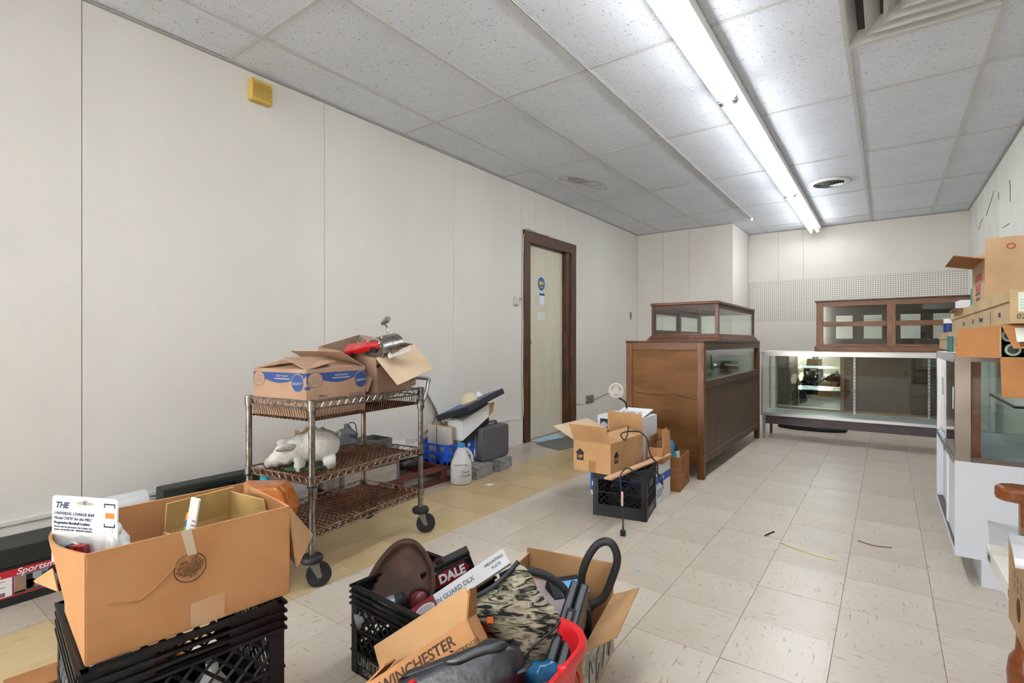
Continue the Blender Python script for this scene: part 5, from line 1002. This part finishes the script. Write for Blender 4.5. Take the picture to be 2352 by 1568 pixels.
t = thing('black_hose', 'thick black rubber hose looping up out of the hose carton', 'hose', (0, 0, 0))
obj('hose', MB().tube(catmull([wp(1352, 1392, 1.60), wp(1385, 1372, 1.60), wp(1405, 1330, 1.60), wp(1418, 1285, 1.60), wp(1408, 1252, 1.60), wp(1390, 1243, 1.61), wp(1368, 1254, 1.62), wp(1348, 1285, 1.63), wp(1337, 1320, 1.64), wp(1336, 1350, 1.65), wp(1345, 1380, 1.66)], 6), .0125, 12), rubber, t, smooth=True)
obj('hose', MB().tube(catmull([wp(1150, 1325, 1.62), wp(1180, 1312, 1.62), wp(1222, 1312, 1.62), wp(1262, 1325, 1.61), wp(1295, 1352, 1.60), wp(1310, 1385, 1.60)], 6), .0125, 12), rubber, t, smooth=True)
obj('coupling', MB().tube([wp(1352, 1393, 1.60), wp(1340, 1402, 1.60)], .019, 8), rubber, t); obj('coupling', MB().tube([wp(1358, 1389, 1.6), wp(1352, 1393, 1.6)], .016, 16), rubber, t)
t = thing('black_pump_body', 'black moulded appliance the hose screws into inside the hose carton', 'appliance', wp(1330, 1425, 1.56), YAW)
obj('body', B(-.04, .035, -.03, .05, -.12, .05), plast, t, bevel=.012)
t = thing('blue_black_box', 'black box with a light blue label inside the hose carton', 'box', wp(1300, 1360, 1.72), rot=(math.radians(25), 0, YAW+.3))
obj('body', B(-.06, .05, -.04, .04, -.05, .03), ink, t, bevel=.002); obj('blue_label', B(-.03, .045, -.0405, .02, .0302, .031), mat('label_sky_blue', '#3f9fe0', .4), t)
t = thing('grey_printed_carton', 'flat grey printed carton lying in the hose carton', 'box', (-.88, 1.41, .12), hb_rot)
obj('body', B(-.13, .10, -.1, .12, 0, .075), mat('grey_mauve_card', '#a39a98', .6), t); obj('pink_print', B(-.1, -.07, -.1, .1, .0752, .0758), mat('pink_print', '#c79a9c', .6), t)
# ---- red tote
t = thing('red_tote', 'bright red plastic tote bin with rounded rim at the bottom edge', 'storage bin', (0, 0, 0))
rm = mat('bright_red_plastic', '#d31d26', .35, bump=.03, bscale=60)
TC, TL, TW, TH = Vector((-.68, .835, 0)), .12, .28, .325
trz = math.radians(4)
def rr(hx, hy, r, n_=8):
    pts = []
    for cx_, cy_, a0_ in ((hx-r, hy-r, 0), (-hx+r, hy-r, math.pi/2), (-hx+r, -hy+r, math.pi), (hx-r, -hy+r, 1.5*math.pi)):
        for k in range(n_+1): a = a0_+k*math.pi/2/n_; pts.append((cx_+r*math.cos(a), cy_+r*math.sin(a)))
    return pts
lev = [(0, .82, 0), (TH-.03, .97, 0), (TH-.03, 1.06, 0), (TH-.012, 1.085, 0), (TH, 1.06, 0), (TH, .985, 0), (TH-.01, .955, 0), (.012, .80, 0)]
q = MB(); ring = rr(TL, TW, .085); m_ = len(ring); TM_ = Matrix.Translation(TC) @ Matrix.Rotation(trz, 4, 'Z')
for z, s, _ in lev: q.v += [TM_ @ Vector((x*s, y*s, z)) for x, y in ring]
for i in range(len(lev)-1):
    for j in range(m_): q.f.append((i*m_+j, i*m_+(j+1) % m_, (i+1)*m_+(j+1) % m_, (i+1)*m_+j))
q.f.append(tuple(range(m_))[::-1]); q.f.append(tuple((len(lev)-1)*m_+j for j in range(m_)))
obj('shell', q, rm, t, smooth=True)
for s in (0.02, .09): 
    pk = TM_ @ Vector((TL*1.03, s+.02, TH)); obj('rim_lug', MB().lathe([(.009, -.002), (.009, .006), (.004, .008)], 14, Matrix.Translation(pk)), rm, t, smooth=True)
obj('rib', MB().tube([TM_ @ Vector((x*1.0, y*1.0, TH-.1)) for x, y in ring+[ring[0]]], .004, 6, cap=False), rm, t)
# filling under the bags
t = thing('tote_filling', 'dark cloth and papers filling the red tote under the bags', 'cloth', (TC.x, TC.y, .014), trz)
blob('cloth', [((0, 0, .09), (.15, .16, .10), None), ((.02, .05, .17), (.12, .11, .06), None)], mat('black_cloth', '#1a1b1e', .9), t, res=.016, disp=.015, dscale=20, seed=12)
t = thing('blue_foil_pack', 'glossy blue packet wedged at the right of the red tote', 'packet', wp(1240, 1555, 1.2), rot=(math.radians(40), .2, YAW))
blob('packet', [((0, 0, 0), (.04, .035, .03), None), ((.02, .01, .01), (.03, .03, .02), None)], mat('glossy_blue_foil', '#1c6fa0', .2, col2='#0f3f66', vscale=12), t, res=.008, disp=.006, dscale=40, seed=13)
# ---- winchester carton
c2 = wp(972, 1486, 1.19); RT = Matrix.Translation(c2) @ Matrix.Rotation(YAW+.10, 4, 'Z') @ Matrix.Rotation(-math.radians(31), 4, 'Y') @ Matrix.Rotation(math.radians(-26), 4, 'X')
t = thing('ammunition_carton', 'open brown ammunition carton with dark serif style lettering slanting over the tote', 'cardboard box', RT.to_translation(), rot=RT.to_euler())
Lw, Ww, Hw = .262, .10, .075
q = MB(); tt = .004
q.box(-Lw/2, Lw/2, -Ww/2, Ww/2, -Hw, -Hw+tt).box(-Lw/2, Lw/2, -Ww/2, -Ww/2+tt, -Hw, 0).box(-Lw/2, Lw/2, Ww/2-tt, Ww/2, -Hw, .0).box(-Lw/2, -Lw/2+tt, -Ww/2, Ww/2, -Hw, 0).box(Lw/2-tt, Lw/2, -Ww/2, Ww/2, -Hw, 0)
obj('body', q, card, t)
obj('top_flap', MB().slab([(-Lw/2, Ww/2, 0), (Lw/2, Ww/2, 0), (Lw/2, Ww/2+.02, .065), (-Lw/2, Ww/2+.02, .065)], (0, -1, .2), tt), card_l, t); obj('end_flap', MB().slab([(-Lw/2, -Ww/2, 0), (-Lw/2, Ww/2, 0), (-Lw/2+.05, Ww/2-.02, .012), (-Lw/2+.05, -Ww/2+.01, .012)], (0, 0, 1), tt), card, t); obj('end_flap', MB().slab([(Lw/2, -Ww/2, 0), (Lw/2, Ww/2, 0), (Lw/2+.03, Ww/2-.01, .05), (Lw/2+.03, -Ww/2+.01, .05)], (1, 0, -.4), tt), card_d, t)
FM = fr((0, -Ww/2-.0004, -Hw/2), (1, 0, 0), (0, 0, 1)); pb = mat('dark_brown_print', '#4a3120', .8)
text('WINCHESTER', .032, pb, t, FM @ Matrix.Translation((-.01, .014, 0)), bold=.0006, sx=.95, shear=.06); text('CENTERFIRE PISTOL-REVOLVER CARTRIDGES', .0135, pb, t, FM @ Matrix.Translation((.0, -.012, 0)))
EM = fr((-Lw/2-.0004, 0, -Hw/2), (0, -1, 0), (0, 0, 1)); text('45SPL', .02, pb, t, EM @ Matrix.Translation((0, .012, 0))); obj('red_tape', MB().box(-Ww/2, Ww/2, -Hw/2, -.0, 0, .0006, EM), mat('red_brown_tape', '#b5451f', .25, coat=.4), t)
# ---- black leather bag
c3 = wp(1066, 1562, 1.12)
BX = Vector((math.cos(YAW), math.sin(YAW), 0)); BY = Vector((-math.sin(YAW), math.cos(YAW), 0))
RT = Matrix.Translation(c3) @ Matrix.Rotation(YAW, 4, 'Z') @ Matrix.Rotation(-math.radians(20), 4, 'Y') @ Matrix.Rotation(math.radians(-38), 4, 'X')
t = thing('black_leather_bag', 'black leather zip bag with piping on top of the red tote', 'bag', RT.to_translation(), rot=RT.to_euler())
lt_ = mat('black_leather', '#23262e', .38, col2='#1a1c22', vscale=14, bump=.25, bscale=45, spec=.6)
def cush(hx, hy, hz, p=3.2, nu=40, nv=20, dis=.006, seed=0, taper=0.):
    q = MB()
    def fn(u, v):
        a = 2*math.pi*u; b_ = math.pi*(v-.5); ca, sa = math.cos(a), math.sin(a); cb_, sb = math.cos(b_), math.sin(b_)
        e = 2/p; sg = lambda w: (abs(w)**e)*(1 if w >= 0 else -1)
        x, y, z = hx*sg(ca)*(abs(cb_)**.32), hy*sg(sa)*(abs(cb_)**.32), hz*(abs(sb)**.8)*(1 if sb > 0 else -1)
        x *= 1+taper*y/hy
        n_ = noise.noise(Vector((x, y, z))*18+Vector((seed, 0, 0)))*dis
        return (x+n_, y+n_*.6, z+n_*(1.2 if abs(sb) < .98 else 1))
    return q.grid(fn, nu, nv)
obj('body', cush(.135, .085, .05, 5.0, dis=.009, seed=1), lt_, t, smooth=True)
obj('piping', MB().tube([(x*1.0, y*1.0, .034) for x, y in rr(.132, .076, .05)+[rr(.132, .076, .05)[0]]], .0032, 6, cap=False), mat('black_piping', '#15161a', .3), t, smooth=True)
obj('zipper', MB().tube(catmull([(-.12, .06, .046), (-.05, .074, .05), (.05, .074, .05), (.11, .066, .046)], 5), .0035, 6), ink, t, smooth=True); obj('zip_pull', MB().box(.085, .115, .068, .078, .05, .056), ink, t, bevel=.002)
obj('front_pocket', cush(.075, .04, .013, 4.5, dis=.005, seed=5), lt_, t, smooth=True).location = (.05, -.05, .03)
obj('seam', MB().tube(catmull([(-.02, .07, .049), (-.01, .0, .058), (.0, -.07, .05)], 5), .0016, 4), ink, t)
obj('strap', MB().slab([(.13, .03, -.01), (.15, .02, -.012), (.15, -.08, -.03), (.13, -.07, -.03)], (0, 0, 1), .004), mat('grey_black_webbing', '#33353b', .8), t)
# ---- camouflage pouch
c4 = wp(1175, 1425, 1.30)
RT = Matrix.Translation(c4) @ Matrix.Rotation(YAW, 4, 'Z') @ Matrix.Rotation(math.radians(90-22), 4, 'X') @ Matrix.Rotation(math.radians(0), 4, 'Z')
t = thing('camouflage_pouch', 'padded bark camouflage pouch with a dark zipped edge standing in the tote', 'pouch', RT.to_translation(), rot=RT.to_euler())
cm = mat('bark_camouflage', '#b0a68f', .85, col2='#1e1f1f', vscale=20, vmin=.42, vmax=.58, stretch=(.8, 3.4, 1), detail=8)
nt = cm.node_tree; n = nt.nodes; l = nt.links; b = n['Principled BSDF']; src = b.inputs['Base Color'].links[0].from_socket
tc = n.new('ShaderNodeTexCoord'); sp = n.new('ShaderNodeSeparateXYZ'); l.new(tc.outputs['Object'], sp.inputs[0]); mr = n.new('ShaderNodeMapRange'); mr.inputs['From Min'].default_value = -.06; mr.inputs['From Max'].default_value = -.10; l.new(sp.outputs[1], mr.inputs['Value'])
nz = n.new('ShaderNodeTexNoise'); nz.inputs['Scale'].default_value = 16; l.new(tc.outputs['Object'], nz.inputs['Vector']); rp = n.new('ShaderNodeValToRGB'); rp.color_ramp.elements[0].color = (*lin('#3f4a38'), 1); rp.color_ramp.elements[1].color = (*lin('#6f7a58'), 1); rp.color_ramp.elements[0].position = .42; rp.color_ramp.elements[1].position = .56; l.new(nz.outputs['Fac'], rp.inputs['Fac'])
mx = n.new('ShaderNodeMixRGB'); l.new(mr.outputs[0], mx.inputs[0]); l.new(src, mx.inputs[1]); l.new(rp.outputs[0], mx.inputs[2]); l.new(mx.outputs[0], b.inputs['Base Color'])
mp = [x for x in n if x.type == 'MAPPING'][0]; mp.inputs['Rotation'].default_value = (0, 0, -.5); nz0 = [x for x in n if x.type == 'TEX_NOISE'][0]; nz0.inputs['Distortion'].default_value = 1.6
# outline in the pouch's own plane (metres)
out = [(.015, .135), (.045, .115), (.075, .062), (.108, .03), (.125, -.0), (.118, -.06), (.085, -.115), (.055, -.132), (.028, -.125), (-.01, -.09), (-.06, -.03), (-.1, .0), (-.133, .01), (-.13, .035), (-.09, .055), (-.03, .085)]
outd = [v.to_2d() for v in catmull([Vector((x, y, 0)) for x, y in out+[out[0]]], 4)][:-1]
cx_, cy_ = .0, -.005
q = MB(); lv = 9; k_ = len(outd)
for side in (1, -1):
    base = len(q.v)
    for i in range(lv+1):
        f = i/lv
        for (x, y) in outd:
            X_, Y_ = cx_+(x-cx_)*(1-f*.985), cy_+(y-cy_)*(1-f*.985); h_ = .042*(1-(1-f)**2.6)
            nn_ = noise.noise(Vector((X_*16, Y_*16, side*3)))*.008*min(1, f*3)
            q.v.append(Vector((X_, Y_, side*(h_+nn_+.002))))
    for i in range(lv):
        for j in range(k_): q.f.append((base+i*k_+j, base+i*k_+(j+1) % k_, base+(i+1)*k_+(j+1) % k_, base+(i+1)*k_+j))
    q.f.append(tuple(base+lv*k_+j for j in range(k_)))
for j in range(k_): q.f.append((j, (j+1) % k_, (lv+1)*k_+(j+1) % k_, (lv+1)*k_+j))
obj('body', q, cm, t, smooth=True)
zl = catmull([(.018, .138, .006), (-.02, .1, .014), (-.07, .066, .014), (-.135, .04, .006)], 6); obj('zipper', MB().tube(zl, .006, 8), mat('dark_zip_tape', '#2a2f36', .6), t, smooth=True); obj('zip_pull', MB().box(-.15, -.13, .028, .045, .0, .012), ink, t, bevel=.002)
obj('orange_sticker', B(-.06, -.045, .0, .014, .047, .049), orange, t); obj('fold_seam', MB().tube(catmull([(.122, .0, .012), (.1, -.02, .026), (.06, -.045, .042), (.03, -.075, .042)], 5), .003, 6), MATS['dark_zip_tape'], t)
# ---- black pistol case standing upright
pA, pB = wp(1333, 1335, 1.42), wp(1268, 1548, 1.19)
ax = (pA-pB).normalized(); sd = Vector((math.cos(YAW), math.sin(YAW), 0)); sd = (sd-ax*sd.dot(ax)).normalized(); dp = ax.cross(sd).normalized(); dp = dp if dp.dot(Vector((-.59, .807, 0))) > 0 else -dp
Mk = Matrix((sd, dp, ax)).transposed().to_4x4(); Mk.translation = (pA+pB)/2; Lk = (pA-pB).length
t = thing('black_pistol_case', 'slim black hard plastic case standing on edge in the red tote', 'hard case', Mk.to_translation(), rot=Mk.to_euler())
cs = mat('blue_black_plastic', '#23262e', .35)
obj('shell', B(-.026, -.001, 0, .17, -Lk/2, Lk/2), cs, t, bevel=.006); obj('shell', B(.001, .026, 0, .17, -Lk/2, Lk/2), cs, t, bevel=.006)
obj('latch_recess', B(-.012, .012, -.0015, .004, -.04, .045), ink, t); obj('latch', B(-.007, .007, -.004, .001, -.03, .035), cs, t, bevel=.002)
# ================================================================== RIGHT SIDE: CARTONS ON THE WHITE SHOWCASE
lp = mat('manila_tube_carton', '#b9a07a', .75, col2='#ab926c', vscale=5, bump=.04, bscale=120)
t = thing('lower_tube_carton', 'long open lamp tube carton lying lowest on the white showcase', 'cardboard box', (0, 0, 0))
x0, x1, y0, y1, z0, z1 = .302, .60, 2.33, 4.72, .9725, 1.084
q = MB(); tt = .005
q.box(x0, x1, y0, y1, z0, z0+tt).box(x0, x0+tt, y0, y1, z0, z1).box(x1-tt, x1, y0, y1, z0, z1).box(x0, x1, y0+.02, y1, z1-tt, z1).box(x0, x1, y1-tt, y1, z0, z1)
obj('body', q, lp, t); obj('lid_edge', B(x0-.004, x0, y0+.1, y1, z1-.04, z1+.003), lp, t)
orc = mat('orange_kraft_inside', '#a87446', .8, col2='#9b673b', vscale=6)
obj('end_flap', MB().slab([(x0, y0, z0+.002), (x0, y0, z1-.002), (x0-.10, y0+.015, z1-.012), (x0-.11, y0+.02, z0+.006)], (.1, 1, 0), tt), orc, t)
obj('bottom_flap', MB().slab([(x0+.002, y0, z0+.003), (x1, y0, z0+.003), (x1, y0-.03, z0-.125), (x0+.002, y0-.03, z0-.125)], (0, 1, -.2), tt), orc, t)
obj('top_flap', MB().slab([(x0+.005, y0, z1), (x1, y0, z1), (x1, y0-.06, z1-.075), (x0+.025, y0-.06, z1-.075)], (0, 1, .6), tt), orc, t)
FMf = fr((x0+.02, y0-.03-.0055, z1-.038), (1, 0, 0), Vector((0, .06, .075)))
obj('white_label', MB().box(.015, .25, -.022, .036, .0, .0008, FMf), mat('label_paper', '#dfe3da', .6), t); text('PHILIPS', .018, mat('pale_green_print', '#a3bda6', .6), t, FMf @ Matrix.Translation((.035, .02, .001)), align='LEFT'); text('08', .022, ink, t, FMf @ Matrix.Translation((.02, -.034, .001)), align='LEFT'); text('1S', .022, ink, t, FMf @ Matrix.Translation((.065, -.034, .001)), align='LEFT')
for k, (s_, yy) in enumerate((('60W', 2.7), ('COOL WHITE', 3.1), ('HO', 3.6))): text(s_, .03, mat('navy_stamp', '#3c4a5c', .7), t, fr((x0-.0005, yy, (z0+z1)/2-.02), (0, -1, 0), (0, 0, 1)))
gt = mat('tube_end_metal', '#9fb09a', .35, .5)
for k in range(5):
    for r_ in range(2):
        cx_, cz_ = x0+.037+.055*k+(.0 if r_ == 0 else -.008), z0+.03+.047*r_
        if cx_ < x0+.02: cx_ += .02
        tb = thing('lamp_tube', 'spare lamp tube end in the lowest carton, %s row, %s from the left' % (('bottom', 'upper')[r_], ('first', 'second', 'third', 'fourth', 'fifth')[k]), 'lamp tube', (cx_, y0+.03, cz_), group='spare lamp tubes in the carton')
        obj('glass_tube', MB().tube([(0, .012, 0), (0, 2.3, 0)], .019, 16), wht, tb, smooth=True); obj('end_cap', MB().tube([(0, 0, 0), (0, .03, 0)], .0205, 18), gt, tb, smooth=True); obj('cap_face', MB().tube([(0, -.002, 0), (0, .001, 0)], .014, 16), rubber, tb)
t = thing('upper_tube_carton', 'long closed manila lamp tube carton stacked on the open one', 'cardboard box', (0, 0, 0))
x0, x1, y0, y1, z0, z1 = .325, .63, 2.30, 4.16, 1.088, 1.200
obj('body', B(x0, x1, y0, y1, z0, z1-.035), lp, t); obj('lid', B(x0-.005, x1+.005, y0+.02, y1+.004, z1-.04, z1), lp, t, bevel=.002); obj('end_board', B(x0-.003, x1, y0-.012, y0, z0, z1-.003), lp, t)
for k, (s_, yy, sz_) in enumerate((('Bent', 3.55, .035), ('City', 3.2, .035), ('Quantity', 2.95, .03), ('|', 2.7, .05), ('PHIL', 2.5, .025))): text(s_, sz_, MATS['navy_stamp'], t, fr((x0-.0005, yy, z0+.035), (0, -1, 0), (0, 0, 1)))
FMe = fr((x0, y0-.0125, z0), (1, 0, 0), (0, 0, 1)); obj('white_label', MB().box(.016, .25, .038, .1, 0, .0008, FMe), MATS['label_paper'], t); text('PHILIPS', .014, MATS['pale_green_print'], t, FMe @ Matrix.Translation((.03, .09, .001)), align='LEFT'); text('02', .022, ink, t, FMe @ Matrix.Translation((.012, .022, .001)), align='LEFT')
for k in range(4): obj('label_lines', MB().box(.02, .2, .075-.009*k, .078-.009*k, .0008, .001, FMe), MATS['pale_green_print'], t)
t = thing('top_open_carton', 'open brown carton with red stencil on its side, topmost of the right stack', 'cardboard box', (.545, 3.13, 1.2005))
ck = mat('pinkish_kraft', '#b89a78', .8, col2='#ab8b67', vscale=5)
carton(t, .42, .40, .18, ck, [('y-', .085, 90, .0), ('x-', .105, 168, .0, card_d), ('y+', .08, 120)])
FM = fr((-.2105, 0, 0), (0, -1, 0), (0, 0, 1)); rs = mat('faded_red_stencil', '#a8434a', .7)
text('CAUTION', .042, rs, t, FM @ Matrix.Translation((.01, .115, 0)), bold=.001); text('FRAGILE', .042, rs, t, FM @ Matrix.Translation((.01, .07, 0)), bold=.001); text('GLASS HANDLE', .022, gp, t, FM @ Matrix.Translation((.0, .045, 0))); text('WITH CARE', .022, gp, t, FM @ Matrix.Translation((.0, .022, 0)))
obj('ring_stamp', MB().tube([(-.13+.012*math.cos(a), -.2025, .225+.010*math.sin(a)) for a in [2*math.pi*k/20 for k in range(21)]], .002, 5), rs, t)
obj('paper_tape', MB().box(-.06, .0, 0, .18, 0, .0006, fr((0, -.2004, 0), (1, 0, 0), (0, 0, 1))), mat('paper_tape', '#b3906a', .5), t)
t = thing('teal_bottle', 'teal plastic bottle behind the topmost carton', 'bottle', (.375, 3.45, 1.2005))
obj('bottle', MB().lathe([(.03, 0), (.034, .01), (.034, .09), (.012, .13), (.008, .15)], 18), mat('teal_clear', '#3f8f96', .25), t, smooth=True); obj('cap', MB().lathe([(.012, .148), (.01, .17)], 14), wht, t)
t = thing('small_white_box', 'small white box on the manila carton left of the topmost carton', 'box', (.36, 3.68, 1.2005), .05)
obj('body', B(-.05, .05, -.07, .07, 0, .05), wht, t, bevel=.002); obj('lid_line', B(-.051, .051, -.071, .071, .022, .025), mat('label_grey', '#dfe3ea', .6), t)
t = tag(obj('brown_card_scrap', MB().slab([(.29, 3.55, 1.2035), (.38, 3.5, 1.2035), (.38, 3.95, 1.2035), (.30, 4.0, 1.204)], (0, 0, 1), .004), card_d), 'loose brown card scrap under the small white box', 'cardboard')
t = thing('pill_bottle', 'small white and blue pill bottle at the far end of the tube cartons', 'bottle', (.33, 4.42, 1.0875))
obj('bottle', MB().lathe([(.026, 0), (.028, .005), (.028, .06), (.022, .066)], 18), mat('navy_label', '#2a3f7c', .4), t, smooth=True); obj('cap', MB().lathe([(.027, .062), (.027, .09), (.024, .092)], 18), wht, t)
t = thing('green_battery', 'dark green upright cell standing on the showcase corner', 'battery', (.268, 3.52, .9725))
obj('cell', MB().box(-.012, .012, -.02, .02, 0, .085), mat('dark_teal', '#27605c', .4), t, bevel=.004); obj('terminal', MB().box(-.006, .006, -.008, .008, .085, .092), alu, t)
t = tag(obj('paper_slip', MB().slab([(.24, 3.45, .974), (.30, 3.3, .974), (.30, 3.8, .974), (.24, 3.86, .974)], (0, 0, 1), .002), wht), 'white paper slip on the far corner of the showcase top', 'paper')
# ================================================================== ARMCHAIR WITH BOXES, RIGHT EDGE
cw = mat('red_brown_chair_wood', '#7a3f20', .3, col2='#64300f', vscale=9, stretch=(6, 1.2, 6), coat=.3)
t = thing('wooden_armchair', 'red brown varnished wooden armchair at the right edge', 'chair', (0, 0, 0))
obj('seat', B(.27, .80-.04, 1.27, 2.06, .375, .415), cw, t, bevel=.012)
for y in (2.03, 1.305):
    pts = [(-.055, 0), (-.045, -.028), (-.015, -.045), (.03, -.042), (.09, -.03), (.48, -.025), (.48, .025), (.09, .03), (.03, .042), (-.015, .045), (-.045, .028)]
    obj('armrest', MB().prism([(x+.305, y+yy*.95) for x, yy in pts], .575, .618), cw, t, bevel=.012)
    obj('arm_post', B(.305, .345, y-.02, y+.02, .415, .577), cw, t, bevel=.005); obj('arm_post', B(.70, .74, y-.02, y+.02, .415, .577), cw, t, bevel=.005)
    for x in (.31, .70):
        obj('leg', MB().lathe([(.03, 0), (.042, .012), (.045, .06), (.04, .10), (.026, .125), (.022, .2), (.03, .3), (.026, .378)], 16, Matrix.Translation((x+.02, y+.06 if y > 2 else y, 0))), cw, t, smooth=True)
obj('back_rest', B(.735, .775, 1.27, 2.06, .415, .86), cw, t, bevel=.01)
t = thing('chair_carton', 'brown carton with an oval hand hole on the armchair seat', 'cardboard box', (.38, 1.315, .4155))
obj('body', B(-.16, .30, .045, .265, 0, .17), card_g if False else mat('chair_carton_kraft', '#a3825f', .8, col2='#96744f', vscale=7), t)
FM = fr((-.1604, 0, 0), (0, -1, 0), (0, 0, 1)); obj('hand_hole', MB().prism(disc(-.155, .06, .017, .024), 0, .0008, FM), mat('hole_shadow_brown', '#3d2613', .9), t)
for k in range(8): obj('stamped_print', MB().prism(disc(-.20+.035*(k % 4), .12-.022*(k//4), .008, .008), 0, .0006, FM), mat('card_stamp', '#86684a', .8), t)
t = thing('flat_white_box', 'flat white cardboard box on the chair seat beside the brown carton', 'box', (.395, 1.775, .4155), .02)
obj('body', B(-.165, .14, -.19, .19, 0, .044), mat('offwhite_box', '#dedfd6', .6, col2='#d3d3c8', vscale=6), t, bevel=.002)
for yy in (-.14, .12): obj('print_block', B(-.1656, -.1652, yy, yy+.04, .012, .03), mat('print_grey', '#55524e', .7), t)
for k in range(3): obj('red_writing', MB().tube(catmull([(-.06+.02*k+.01*math.sin(j), -.02+.03*j, .0445) for j in range(4)], 3), .0008, 4), red, t)
t = thing('plastic_wrapped_papers', 'white papers in a clear sleeve lying on the chair carton', 'papers', (.40, 1.46, .587), -.1)
obj('papers', MB().grid(lambda u, v: (-.19+.4*u, -.09+.22*v, .012+.006*math.sin(6*u+4*v)), 10, 10), wht, t, smooth=True).modifiers.new('s', 'SOLIDIFY').thickness = .012
obj('clear_sleeve', MB().grid(lambda u, v: (-.225+.46*u, -.105+.26*v, .022+.005*math.sin(7*u+3*v)), 10, 10), glass('clear_sleeve', (.95, .96, .97)), t, smooth=True)
